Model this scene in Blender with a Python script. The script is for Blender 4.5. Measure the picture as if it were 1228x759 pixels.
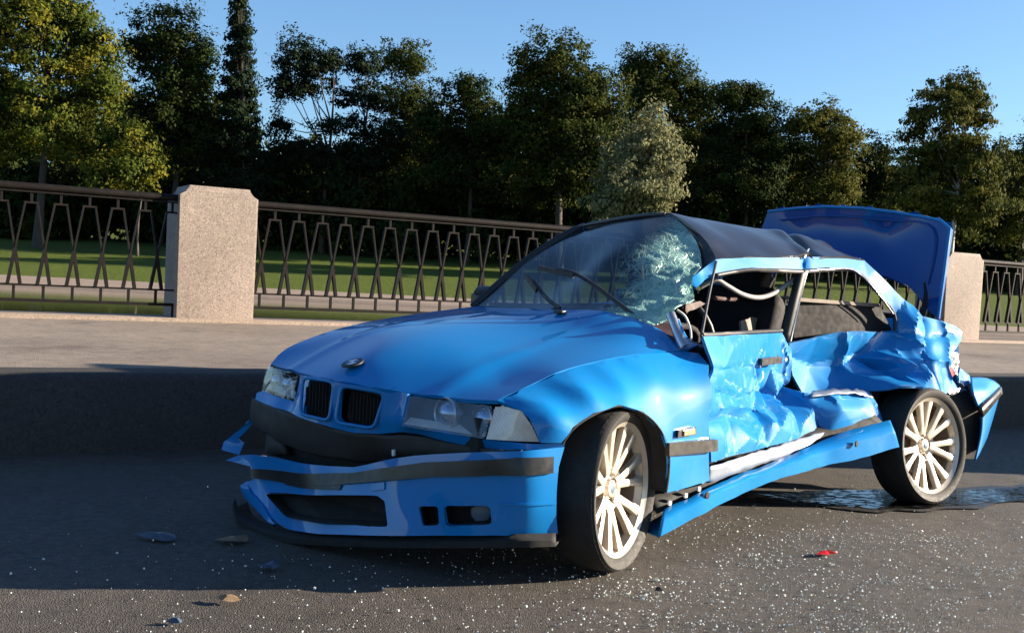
import bpy, bmesh, math, random
import numpy as np
from mathutils import Vector, Matrix, noise
from mathutils.geometry import delaunay_2d_cdt

for o in list(bpy.data.objects):
    bpy.data.objects.remove(o, do_unlink=True)
S = bpy.context.scene
COL = S.collection
R = math.radians

# ------------------------------------------------------------------ camera
cam_d = bpy.data.cameras.new('camera')
cam = bpy.data.objects.new('camera', cam_d); COL.objects.link(cam)
cam_d.sensor_fit = 'HORIZONTAL'; cam_d.sensor_width = 36.0
cam_d.lens = 36.0*1343.0/1228.0
cam_d.clip_start = 0.05; cam_d.clip_end = 5000
cam.location = (0, 0, 1.024)
cam.matrix_world = Matrix.Translation((0, 0, 1.024)) @ Matrix.Rotation(R(90)-0.0329, 4, 'X') @ Matrix.Rotation(0.0511, 4, 'Z')
S.camera = cam

# ------------------------------------------------------------------ sky, sun, exposure
SUN_AZ, SUN_EL = 82.0, 15.5          # azimuth clockwise from +Y
w = bpy.data.worlds.new('World'); S.world = w; w.use_nodes = True
nt = w.node_tree; nt.nodes.clear()
sky = nt.nodes.new('ShaderNodeTexSky'); sky.sky_type = 'NISHITA'; sky.sun_disc = False
sky.sun_elevation = R(SUN_EL); sky.sun_rotation = R(SUN_AZ)
sky.altitude = 0; sky.air_density = 1.0; sky.dust_density = 0.35; sky.ozone_density = 4.5
bg = nt.nodes.new('ShaderNodeBackground'); bg.inputs['Strength'].default_value = 0.056
wo = nt.nodes.new('ShaderNodeOutputWorld')
nt.links.new(sky.outputs[0], bg.inputs[0]); nt.links.new(bg.outputs[0], wo.inputs[0])
sd = bpy.data.lights.new('sun', 'SUN'); sd.energy = 5.0; sd.angle = R(0.5); sd.color = (1.0, 0.86, 0.68)
sun = bpy.data.objects.new('sun', sd); COL.objects.link(sun)
sdir = Vector((math.sin(R(SUN_AZ))*math.cos(R(SUN_EL)), math.cos(R(SUN_AZ))*math.cos(R(SUN_EL)), math.sin(R(SUN_EL))))
sun.rotation_euler = sdir.to_track_quat('Z', 'Y').to_euler()
sun.location = (20, 5, 12)
S.view_settings.view_transform = 'Standard'; S.view_settings.look = 'None'
S.view_settings.exposure = 2.0; S.view_settings.gamma = 1.0; S.view_settings.use_curve_mapping = False
S.render.engine = 'CYCLES'
S.cycles.max_bounces = 6; S.cycles.diffuse_bounces = 2; S.cycles.glossy_bounces = 3; S.cycles.transmission_bounces = 4; S.cycles.transparent_max_bounces = 12

# ------------------------------------------------------------------ materials
class NG:
    def __init__(s, name):
        s.m = bpy.data.materials.new(name); s.m.use_nodes = True
        s.t = s.m.node_tree; s.b = s.t.nodes['Principled BSDF']; s.out = s.t.nodes['Material Output']
        s.tc = None
    def n(s, typ, **kw):
        x = s.t.nodes.new(typ)
        for k, v in kw.items():
            if k in x.inputs.keys(): x.inputs[k].default_value = v
            else: setattr(x, k, v)
        return x
    def l(s, a, b): s.t.links.new(a, b)
    def co(s, kind='Object'):
        if not s.tc: s.tc = s.n('ShaderNodeTexCoord')
        return s.tc.outputs[kind]
    def noise(s, scale, detail=3, rough=.5, vec=None, mapping=None):
        x = s.n('ShaderNodeTexNoise', Scale=scale, Detail=detail, Roughness=rough)
        v = vec or s.co()
        if mapping:
            mp = s.n('ShaderNodeMapping'); mp.inputs['Scale'].default_value = mapping
            s.l(v, mp.inputs[0]); v = mp.outputs[0]
        s.l(v, x.inputs['Vector']); return x.outputs['Fac']
    def ramp(s, fac, stops, interp='LINEAR'):
        x = s.n('ShaderNodeValToRGB'); x.color_ramp.interpolation = interp
        e = x.color_ramp.elements
        while len(e) < len(stops): e.new(.5)
        for i, (p, c) in enumerate(stops):
            e[i].position = p; e[i].color = (c, c, c, 1) if isinstance(c, (int, float)) else (*c, 1)
        s.l(fac, x.inputs[0]); return x.outputs[0]
    def mix(s, fac, a, b):
        x = s.n('ShaderNodeMix', data_type='RGBA')
        for sk, v in ((x.inputs['Factor'], fac), (x.inputs[6], a), (x.inputs[7], b)):
            if isinstance(v, (int, float)): sk.default_value = v
            elif isinstance(v, tuple): sk.default_value = (*v, 1)
            else: s.l(v, sk)
        return x.outputs[2]
    def math(s, op, a, b=0.0):
        x = s.n('ShaderNodeMath', operation=op)
        for i, v in enumerate((a, b)):
            if isinstance(v, (int, float)): x.inputs[i].default_value = v
            else: s.l(v, x.inputs[i])
        return x.outputs[0]
    def bump(s, h, strength=.3, dist=.01):
        x = s.n('ShaderNodeBump', Strength=strength, Distance=dist); s.l(h, x.inputs['Height'])
        s.l(x.outputs[0], s.b.inputs['Normal']); return x.outputs[0]
    def set(s, **kw):
        for k, v in kw.items():
            k = k.replace('_', ' ')
            if isinstance(v, tuple) and len(v) == 3: v = (*v, 1)
            if hasattr(v, 'is_linked') or hasattr(v, 'links'): s.l(v, s.b.inputs[k])
            else: s.b.inputs[k].default_value = v
        return s

def simple(name, col, rough=.5, metal=0.0, var=.25, scale=20, coat=0.0, bump=0.0, spec=.5, dirt=None, dirtamt=.5):
    g = NG(name)
    f = g.noise(scale, 4, .6)
    dark = tuple(c*(1-var) for c in col); lite = tuple(min(1, c*(1+var)) for c in col)
    c = g.mix(f, dark, lite)
    if dirt:
        d = g.ramp(g.noise(scale*.35, 6, .65), [(.45, 0.0), (.75, dirtamt)])
        c = g.mix(d, c, dirt)
    g.set(Base_Color=c, Metallic=metal, Coat_Weight=coat, Coat_Roughness=.06, Specular_IOR_Level=spec)
    r = g.ramp(g.noise(scale*1.7, 3), [(.2, max(.02, rough-.1)), (.8, min(1, rough+.1))]); g.l(r, g.b.inputs['Roughness'])
    if bump: g.bump(f, bump, .003)
    return g.m

M = {}
def worn_edges(g, c):
    ge = g.n('ShaderNodeNewGeometry')
    pt = g.ramp(ge.outputs['Pointiness'], [(.56, 0.0), (.62, 1.0)])
    k = g.math('MULTIPLY', pt, g.ramp(g.noise(38, 5, .7), [(.42, 0.0), (.60, .9)]))
    streak = g.ramp(g.noise(60, 4, .6, mapping=(.12, 1, 2.2)), [(.66, 0.0), (.72, .55)])
    k = g.math('MAXIMUM', k, g.math('MULTIPLY', streak, g.ramp(g.noise(3.0, 3), [(.50, 0.0), (.62, 1.0)])))
    return g.mix(k, c, (.30, .32, .34))
def paint(name, base, dust=(.16, .20, .26), dustamt=.06, rough=.5):
    g = NG(name)
    f = g.noise(2.5, 4, .6)
    c = g.mix(f, tuple(x*.9 for x in base), tuple(min(1, x*1.08) for x in base))
    d = g.ramp(g.noise(9, 8, .7), [(.40, 0.0), (.8, dustamt)])
    c = g.mix(d, c, dust)
    sc = g.ramp(g.noise(40, 5, .6, mapping=(1, 1, 6)), [(.72, 0.0), (.78, .25)])
    c = g.mix(sc, c, (.35, .42, .5))
    if 'scraped' in name: c = worn_edges(g, c)
    g.set(Base_Color=c, Coat_Weight=.7, Coat_Roughness=.04, Roughness=rough, Specular_IOR_Level=.10)
    g.l(g.ramp(g.noise(14, 6, .7), [(.3, .02), (.8, .07)]), g.b.inputs['Coat Roughness'])
    g.bump(g.noise(5, 3), .025, .01)
    return g.m
BLUE = (0.0, 0.165, 0.450)
M['blue'] = paint('car_blue_paint', BLUE)
M['blue_scraped'] = paint('scraped_blue_paint', (0.0, 0.160, 0.44), dust=(.20, .28, .38), dustamt=.10, rough=.5)
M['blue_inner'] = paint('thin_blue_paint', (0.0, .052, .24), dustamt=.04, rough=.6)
M['black_roof'] = simple('black_film', (.013, .012, .015), .33, var=.3, scale=3, coat=.25, dirt=(.075, .07, .072), dirtamt=.40)
M['black'] = simple('black_plastic', (.012, .012, .013), .5, var=.3, scale=30)
M['dark'] = simple('dark_underbody', (.008, .008, .008), .85, var=.4, scale=15)
M['strip'] = simple('dusty_rubber_strip', (.013, .012, .011), .34, var=.25, scale=25, dirt=(.06, .052, .045), dirtamt=.3)
M['beam'] = simple('dusty_grey_foam', (.020, .018, .017), .7, var=.4, scale=14, dirt=(.045, .04, .036), dirtamt=.5, bump=.4)
M['tyre'] = simple('tyre_rubber', (.012, .011, .010), .75, var=.3, scale=40, dirt=(.042, .033, .025), dirtamt=.5)
M['rim'] = simple('champagne_alloy', (.62, .56, .47), .36, metal=.55, var=.10, scale=12, dirt=(.25, .20, .15), dirtamt=.35)
M['barrel'] = simple('brake_dusted_alloy', (.20, .155, .115), .5, metal=.5, var=.35, scale=18)
M['metal'] = simple('bare_steel', (.55, .55, .56), .3, metal=.9, var=.2, scale=25, dirt=(.2, .16, .12), dirtamt=.4)
M['primer'] = simple('creased_white_sill', (.20, .23, .28), .4, metal=.2, var=.15, scale=16, dirt=(.18, .2, .26), dirtamt=.6, coat=.4)
M['interior'] = simple('dark_cloth', (.006, .005, .005), .9, var=.4, scale=20)
M['maroon'] = simple('maroon_trim', (.030, .006, .005), .7, var=.4, scale=12)
M['beige'] = simple('beige_lining', (.20, .165, .13), .85, var=.25, scale=20)
M['seal'] = simple('rubber_seal', (.018, .017, .017), .55, var=.3, scale=40)
M['tube'] = simple('grey_cable_sleeve', (.26, .25, .24), .55, var=.2, scale=30)
M['red'] = simple('red_lens_plastic', (.55, .012, .010), .18, var=.3, scale=30, coat=.6)
M['white'] = simple('white_plastic', (.70, .70, .68), .35, var=.1)
M['reflector'] = simple('lamp_reflector', (.42, .44, .48), .15, metal=.9, var=.2, scale=30)
M['amber'] = simple('clear_amber_lens', (.34, .24, .13), .15, var=.3, scale=60, coat=.8)
M['card'] = simple('torn_fibreboard', (.36, .25, .15), .85, var=.3, scale=60)
M['bluegrey'] = simple('bluegrey_plastic', (.10, .14, .20), .35, var=.4, scale=60)

def fresnel(g, f0):
    lw = g.n('ShaderNodeLayerWeight', Blend=.5)
    return g.math('ADD', g.math('MULTIPLY', g.math('POWER', lw.outputs['Facing'], 5.0), 1-f0), f0)
def clear_glass(name, tint, refl=1.0, rough=.02, ior=1.5):
    g = NG(name); g.t.nodes.remove(g.b)
    tr = g.n('ShaderNodeBsdfTransparent'); tr.inputs[0].default_value = (*tint, 1)
    gl = g.n('ShaderNodeBsdfGlossy'); gl.inputs['Color'].default_value = (refl, refl, refl, 1); gl.inputs['Roughness'].default_value = rough
    fr = fresnel(g, ((ior-1)/(ior+1))**2); mx = g.n('ShaderNodeMixShader')
    g.l(fr, mx.inputs[0]); g.l(tr.outputs[0], mx.inputs[1]); g.l(gl.outputs[0], mx.inputs[2])
    g.l(mx.outputs[0], g.out.inputs[0]); return g.m
M['glass'] = clear_glass('window_glass', (.86, .90, .90))
M['lens'] = clear_glass('lamp_glass', (.86, .90, .95), 1.0, .02, 1.5)

def shattered_windscreen():
    g = NG('shattered_windscreen'); b = g.b
    co = g.co()
    tr = g.n('ShaderNodeBsdfTransparent'); tr.inputs[0].default_value = (.50, .60, .69, 1)
    gl = g.n('ShaderNodeBsdfGlossy'); gl.inputs['Roughness'].default_value = .03
    fr = fresnel(g, .05); clear = g.n('ShaderNodeMixShader')
    g.l(fr, clear.inputs[0]); g.l(tr.outputs[0], clear.inputs[1]); g.l(gl.outputs[0], clear.inputs[2])
    # damage grows towards the driver side (object y = car left)
    sx = g.n('ShaderNodeSeparateXYZ'); g.l(co, sx.inputs[0])
    up_ = g.math('MULTIPLY', g.math('SUBTRACT', sx.outputs[2], 1.08), .55)
    dm = g.math('ADD', g.math('ADD', sx.outputs[1], up_), g.math('MULTIPLY', g.math('SUBTRACT', g.noise(4, 4, .6), .5), .22))
    dmg = g.ramp(dm, [(.14, 0.0), (.26, .8), (.36, 1.0)])
    # crack web
    def crack(scale, wdt, rnd=1.0):
        v = g.n('ShaderNodeTexVoronoi', feature='DISTANCE_TO_EDGE', Scale=scale)
        ns = g.n('ShaderNodeTexNoise', Scale=6.0); g.l(co, ns.inputs['Vector'])
        ad = g.n('ShaderNodeVectorMath', operation='MULTIPLY_ADD'); g.l(ns.outputs['Color'], ad.inputs[0]); ad.inputs[1].default_value = (.12, .12, .12); g.l(co, ad.inputs[2])
        g.l(ad.outputs[0], v.inputs['Vector'])
        return g.ramp(v.outputs['Distance'], [(0, 1.0), (wdt, 0.0)])
    ck = g.math('MAXIMUM', crack(14, .05), crack(38, .10))
    fac = g.math('MULTIPLY', ck, dmg)
    veil = g.math('MULTIPLY', g.ramp(dm, [(.21, 0.0), (.33, .95)]), g.ramp(g.noise(9, 5, .7), [(.3, .10), (.62, 1.0)]))
    fac = g.math('MINIMUM', g.math('ADD', g.math('MULTIPLY', fac, .85), veil), .96)
    col = g.mix(g.noise(22, 4, .7), (.06, .36, .32), (.72, .95, .86))
    g.set(Base_Color=col, Roughness=.22, Specular_IOR_Level=.8)
    tl = g.n('ShaderNodeBsdfTranslucent'); g.l(col, tl.inputs[0])
    ad = g.n('ShaderNodeMixShader'); ad.inputs[0].default_value = .30; g.l(b.outputs[0], ad.inputs[1]); g.l(tl.outputs[0], ad.inputs[2])
    g.bump(g.math('ADD', g.noise(45, 4, .7), ck), .6, .01)
    df = g.n('ShaderNodeBsdfDiffuse'); df.inputs[0].default_value = (.26, .33, .42, 1)
    film = g.n('ShaderNodeMixShader'); g.l(g.ramp(g.noise(2.2, 5, .6), [(.3, .01), (.75, .07)]), film.inputs[0]); g.l(clear.outputs[0], film.inputs[1]); g.l(df.outputs[0], film.inputs[2])
    mx = g.n('ShaderNodeMixShader'); g.l(fac, mx.inputs[0]); g.l(film.outputs[0], mx.inputs[1]); g.l(ad.outputs[0], mx.inputs[2])
    g.l(mx.outputs[0], g.out.inputs[0]); return g.m
M['windscreen'] = shattered_windscreen()

def asphalt(name, base, speck=.5, fine=140):
    g = NG(name)
    co = g.co()
    v = g.n('ShaderNodeTexVoronoi', Scale=fine); g.l(co, v.inputs['Vector'])
    stone = g.ramp(v.outputs['Color'], [(.0, .45), (.55, .9), (.8, 1.35), (1.0, 2.2)])
    big = g.ramp(g.noise(.7, 6, .65), [(.3, .70), (.7, 1.22)])
    stain = g.ramp(g.noise(1.9, 5, .7, mapping=(1, .55, 1)), [(.56, 1.0), (.70, .62)]); big = g.math('MULTIPLY', big, stain)
    mid = g.ramp(g.noise(9, 5, .65), [(.3, .78), (.7, 1.2)])
    k = g.math('MULTIPLY', g.math('MULTIPLY', g.mix(speck, (1., 1., 1.), stone), big), mid)
    mm = g.n('ShaderNodeMix', data_type='RGBA', blend_type='MULTIPLY'); mm.inputs[0].default_value = 1
    tint = g.mix(g.noise(30, 2), base, (base[0]*1.1, base[1]*1.0, base[2]*.9))
    g.l(tint, mm.inputs[6]); g.l(k, mm.inputs[7])
    g.set(Base_Color=mm.outputs[2], Specular_IOR_Level=.35)
    g.l(g.ramp(g.noise(25, 4), [(.3, .62), (.7, .9)]), g.b.inputs['Roughness'])
    h = g.math('ADD', v.outputs['Distance'], g.math('MULTIPLY', g.noise(160, 3), .3))
    g.bump(h, .8, .005)
    return g.m
M['road'] = asphalt('asphalt', (.063, .057, .051), .8, 210)
M['pave'] = asphalt('pavement_asphalt', (.195, .168, .142), .35, 160)

def granite(name, base, contrast=1.0):
    g = NG(name); co = g.co()
    v = g.n('ShaderNodeTexVoronoi', Scale=85.0); g.l(co, v.inputs['Vector'])
    c1 = g.ramp(v.outputs['Color'], [(.0, tuple(x*.45 for x in base)), (.35, base), (.7, tuple(x*1.2 for x in base)), (1.0, tuple(min(1, x*1.7) for x in base))])
    c = g.mix(g.ramp(g.noise(1.8, 6, .65), [(.35, 0.0), (.75, .45)]), c1, tuple(x*.62 for x in base))
    c = g.mix(g.ramp(g.noise(6.0, 5, .7, mapping=(1.6, 1.6, .25)), [(.52, 0.0), (.78, .40)]), c, tuple(x*.5 for x in base))
    g.set(Base_Color=c, Roughness=.75, Specular_IOR_Level=.4); g.bump(g.noise(70, 5, .7), .5, .006)
    return g.m
M['granite'] = granite('pink_granite', (.225, .180, .150))
M['kerbstone'] = granite('shade_dark_granite', (.034, .029, .025))  # base colour darkened to deepen the shade on the kerb
M['quay'] = granite('quay_stone', (.26, .20, .155))
M['iron'] = simple('brown_painted_iron', (.0075, .006, .0055), .65, var=.35, scale=30, spec=.12, dirt=(.035, .027, .022), dirtamt=.25, coat=.0)

def grass_mat():
    g = NG('lawn_grass')
    f = g.noise(.25, 6, .6, vec=g.co('Object')); f2 = g.noise(3.0, 5, .7)
    c = g.mix(f, (.036, .066, .009), (.085, .115, .015)); c = g.mix(g.math('MULTIPLY', f2, .5), c, (.11, .125, .03))
    g.set(Base_Color=c, Roughness=.9, Specular_IOR_Level=.1); g.bump(f2, .8, .15); return g.m
M['grass'] = grass_mat()
def water_mat(name, col, bump, scale):
    g = NG(name); g.set(Base_Color=col, Roughness=.04, Specular_IOR_Level=.6, IOR=1.33)
    g.bump(g.noise(1.0, 4, .6, mapping=scale), bump, .1); return g.m
M['river'] = water_mat('river_water', (.030, .026, .010), .03, (.5, 2.6, 1))
M['puddle'] = water_mat('puddle_water', (.004, .004, .005), .004, (3, 6, 1))

def leaf_mat(name, c1, c2, yellow=None, trans=.25):
    g = NG(name)
    g2 = g.n('ShaderNodeNewGeometry')
    f = g.noise(.35, 4, .6); r = g2.outputs['Random Per Island']
    c = g.mix(r, c1, c2)
    if yellow: c = g.mix(g.ramp(f, [(.48, 0.0), (.68, .85)]), c, yellow)
    g.set(Base_Color=c, Roughness=.85, Specular_IOR_Level=.06)
    t = g.n('ShaderNodeBsdfTranslucent'); g.l(c, t.inputs[0])
    mx = g.n('ShaderNodeMixShader'); mx.inputs[0].default_value = trans
    g.l(g.b.outputs[0], mx.inputs[1]); g.l(t.outputs[0], mx.inputs[2]); g.l(mx.outputs[0], g.out.inputs[0]); return g.m
M['leaf_lime'] = leaf_mat('linden_leaves', (.026, .044, .008), (.068, .086, .012), (.185, .158, .014))
M['leaf_dark'] = leaf_mat('dark_leaves', (0.0099, 0.0211, 0.0062), (0.0279, 0.0434, 0.0099), (0.0465, 0.0527, 0.0112))
M['leaf_oak'] = leaf_mat('oak_leaves', (0.0161, 0.0285, 0.0074), (0.0434, 0.0570, 0.0112), (0.0744, 0.0744, 0.0136))
M['leaf_pine'] = leaf_mat('pine_needles', (0.0074, 0.0161, 0.0087), (0.0198, 0.0310, 0.0136), None, .15)
M['leaf_willow'] = leaf_mat('silver_willow_leaves', (.120, .128, .062), (.235, .232, .118), None, .3)
M['leaf_birch'] = leaf_mat('birch_leaves', (.034, .045, .012), (.090, .094, .020), (.125, .112, .020))
M['bark'] = simple('tree_bark', (.055, .045, .036), .9, var=.5, scale=3)
M['bark_pine'] = simple('pine_bark', (.060, .036, .022), .9, var=.4, scale=3)
M['bark_birch'] = simple('birch_bark', (.45, .43, .40), .8, var=.5, scale=2)

# ------------------------------------------------------------------ mesh helpers
def tag(o, label=None, cat=None, group=None, kind=None):
    if label: o['label'] = label
    if cat: o['category'] = cat
    if group: o['group'] = group
    if kind: o['kind'] = kind
    return o
def empty(name, loc=(0, 0, 0), rz=0.0):
    o = bpy.data.objects.new(name, None); o.empty_display_size = .2
    o.location = loc; o.rotation_euler = (0, 0, rz); COL.objects.link(o); return o
def link(name, me, m, parent=None):
    o = bpy.data.objects.new(name, me); COL.objects.link(o)
    if m is not None and not me.materials: me.materials.append(M[m] if isinstance(m, str) else m)
    if parent: o.parent = parent
    return o
def shade(me, ang=40):
    for p in me.polygons: p.use_smooth = True
    try: me.set_sharp_from_angle(angle=R(ang))
    except Exception: pass
def from_py(name, vs, fs, m, parent=None, ang=None):
    me = bpy.data.meshes.new(name); me.from_pydata([tuple(v) for v in vs], [], fs); me.update()
    if ang is not None: shade(me, ang)
    return link(name, me, m, parent)
def bm_obj(name, bm, m, parent=None, ang=None):
    bmesh.ops.recalc_face_normals(bm, faces=bm.faces)
    me = bpy.data.meshes.new(name); bm.to_mesh(me); bm.free()
    if ang is not None: shade(me, ang)
    return link(name, me, m, parent)
def add_box(bm, c, s, rot=None, bev=0.0):
    r = bmesh.ops.create_cube(bm, size=1.0)
    vs = r['verts']
    bmesh.ops.scale(bm, vec=s, verts=vs)
    if bev:
        es = list({e for v in vs for e in v.link_edges})
        b = bmesh.ops.bevel(bm, geom=es, offset=bev, segments=2, affect='EDGES', profile=.5); vs = [v for v in b['verts']]
        vs = list({v for f in b['faces'] for v in f.verts} | {v for v in r['verts'] if v.is_valid})
    if rot is not None: bmesh.ops.transform(bm, matrix=rot, verts=vs)
    bmesh.ops.translate(bm, vec=c, verts=vs); return vs
def box(name, c, s, m, parent=None, rot=None, bev=.004):
    bm = bmesh.new(); add_box(bm, c, s, rot, bev); return bm_obj(name, bm, m, parent, 40)
def bar_geo(vs, fs, a, b, w, h, up=Vector((0, 0, 1))):
    a = Vector(a); b = Vector(b); d = (b-a).normalized()
    s = d.cross(up)
    if s.length < 1e-4: s = d.cross(Vector((0, 1, 0)))
    s.normalize(); u = s.cross(d).normalized(); k = len(vs)
    for p in (a, b):
        for i, j in ((-1, -1), (1, -1), (1, 1), (-1, 1)): vs.append(p+s*(i*w/2)+u*(j*h/2))
    fs += [(k, k+3, k+2, k+1), (k+4, k+5, k+6, k+7)] + [(k+i, k+(i+1) % 4, k+4+(i+1) % 4, k+4+i) for i in range(4)]
def bar(name, a, b, w, h, m, parent=None, up=(0, 0, 1)):
    vs, fs = [], []; bar_geo(vs, fs, a, b, w, h, Vector(up)); return from_py(name, vs, fs, m, parent)
def crom(pts, n):
    P = [Vector(p) for p in pts]; out = []
    m = len(P)
    for i in range(m-1):
        p0, p1, p2, p3 = P[max(i-1, 0)], P[i], P[i+1], P[min(i+2, m-1)]
        for k in range(n):
            t = k/n
            out.append(.5*((2*p1)+(p2-p0)*t+(2*p0-5*p1+4*p2-p3)*t*t+(3*p1-p0-3*p2+p3)*t**3))
    out.append(P[-1]); return out
def tube_geo(vs, fs, pts, rad, n=8):
    P = [Vector(p) for p in pts]; k0 = len(vs)
    rs = [float(np.interp(i/(len(P)-1)*(len(rad)-1), range(len(rad)), rad)) for i in range(len(P))] if isinstance(rad, (list, tuple)) else [rad]*len(P)
    prev = None
    for i, p in enumerate(P):
        d = (P[min(i+1, len(P)-1)]-P[max(i-1, 0)]).normalized()
        s = (prev if prev is not None else (Vector((0, 0, 1)).cross(d) if abs(d.z) < .95 else Vector((1, 0, 0)).cross(d)))
        s = (s-d*s.dot(d)).normalized(); prev = s; u = d.cross(s)
        for j in range(n):
            a = 2*math.pi*j/n; vs.append(p+(s*math.cos(a)+u*math.sin(a))*rs[i])
    for i in range(len(P)-1):
        for j in range(n):
            a = k0+i*n+j; b = k0+i*n+(j+1) % n; fs.append((a, b, b+n, a+n))
    fs.append(tuple(k0+j for j in range(n))[::-1]); fs.append(tuple(k0+(len(P)-1)*n+j for j in range(n)))
def tube(name, pts, rad, m, parent=None, n=8, sm=0):
    if sm: pts = crom(pts, sm)
    vs, fs = [], []; tube_geo(vs, fs, pts, rad, n); return from_py(name, vs, fs, m, parent, 60)
def lathe(name, prof, m, parent=None, n=48, ang=35, closed=False):
    """profile of (radius, y) spun about the local Y axis"""
    vs, fs = [], []; k = len(prof)
    for j in range(n):
        a = 2*math.pi*j/n
        for r, y in prof: vs.append((r*math.cos(a), y, r*math.sin(a)))
    for j in range(n):
        for i in range(k if closed else k-1):
            a = j*k+i; b = j*k+(i+1) % k; c = ((j+1) % n)*k+(i+1) % k; d = ((j+1) % n)*k+i
            fs.append((a, b, c, d))
    o = from_py(name, vs, fs, m, parent, ang)
    bm = bmesh.new(); bm.from_mesh(o.data); bmesh.ops.remove_doubles(bm, verts=bm.verts, dist=1e-5)
    bmesh.ops.recalc_face_normals(bm, faces=bm.faces); bm.to_mesh(o.data); bm.free(); shade(o.data, ang)
    return o
def inside(p, poly):
    x, y = p; c = False; j = len(poly)-1
    for i in range(len(poly)):
        xi, yi = poly[i]; xj, yj = poly[j]
        if (yi > y) != (yj > y) and x < (xj-xi)*(y-yi)/(yj-yi)+xi: c = not c
        j = i
    return c
class TPS:
    def __init__(s, uv, h, lam=1e-4):
        s.c = np.array(uv, float); n = len(s.c); h = np.array(h, float)
        K = s.k(s.c, s.c)+lam*np.eye(n); P = np.c_[np.ones(n), s.c]
        A = np.zeros((n+3, n+3)); A[:n, :n] = K; A[:n, n:] = P; A[n:, :n] = P.T
        s.w = np.linalg.lstsq(A, np.r_[h, 0, 0, 0], rcond=None)[0]
    def k(s, a, b):
        d2 = ((a[:, None]-b[None])**2).sum(-1)+1e-12; return .5*d2*np.log(d2)
    def __call__(s, uv):
        uv = np.array(uv, float); n = len(s.c)
        return s.k(uv, s.c)@s.w[:n]+s.w[n]+uv@s.w[n+1:]
class Facet:
    """flat facets between the given points, blended with the smooth surface"""
    def __init__(s, uv, h, base, k):
        s.base, s.k = base, k
        r_ = delaunay_2d_cdt([Vector(p) for p in uv], [], [], 0, 1e-6)
        hh = {}
        for i, org in enumerate(r_[3]): hh[i] = float(h[org[0]]) if org else 0.0
        s.tri = [[(r_[0][i].x, r_[0][i].y, hh[i]) for i in f] for f in r_[2]]
    def __call__(s, uv):
        b = s.base(uv); out = np.array(b)
        for q, (x, y) in enumerate(uv):
            for (x1, y1, h1), (x2, y2, h2), (x3, y3, h3) in s.tri:
                d = (y2-y3)*(x1-x3)+(x3-x2)*(y1-y3)
                if abs(d) < 1e-12: continue
                a = ((y2-y3)*(x-x3)+(x3-x2)*(y-y3))/d; c = ((y3-y1)*(x-x3)+(x1-x3)*(y-y3))/d
                if a >= -1e-6 and c >= -1e-6 and a+c <= 1.000001:
                    out[q] = (1-s.k)*b[q]+s.k*(a*h1+c*h2+(1-a-c)*h3); break
        return out
def densify(poly, sp, closed=True):
    out = []; n = len(poly)
    for i in range(n if closed else n-1):
        a, b = poly[i], poly[(i+1) % n]; L = math.hypot(b[0]-a[0], b[1]-a[1]); k = max(1, int(round(L/sp)))
        for t in range(k): out.append((a[0]+(b[0]-a[0])*t/k, a[1]+(b[1]-a[1])*t/k))
    return out
def basis(axis):
    a = Vector(axis).normalized(); up = Vector((0, 0, 1)) if abs(a.z) < .9 else Vector((0, 1, 0))
    e1 = up.cross(a).normalized(); e2 = a.cross(e1).normalized(); return a, e1, e2
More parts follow.
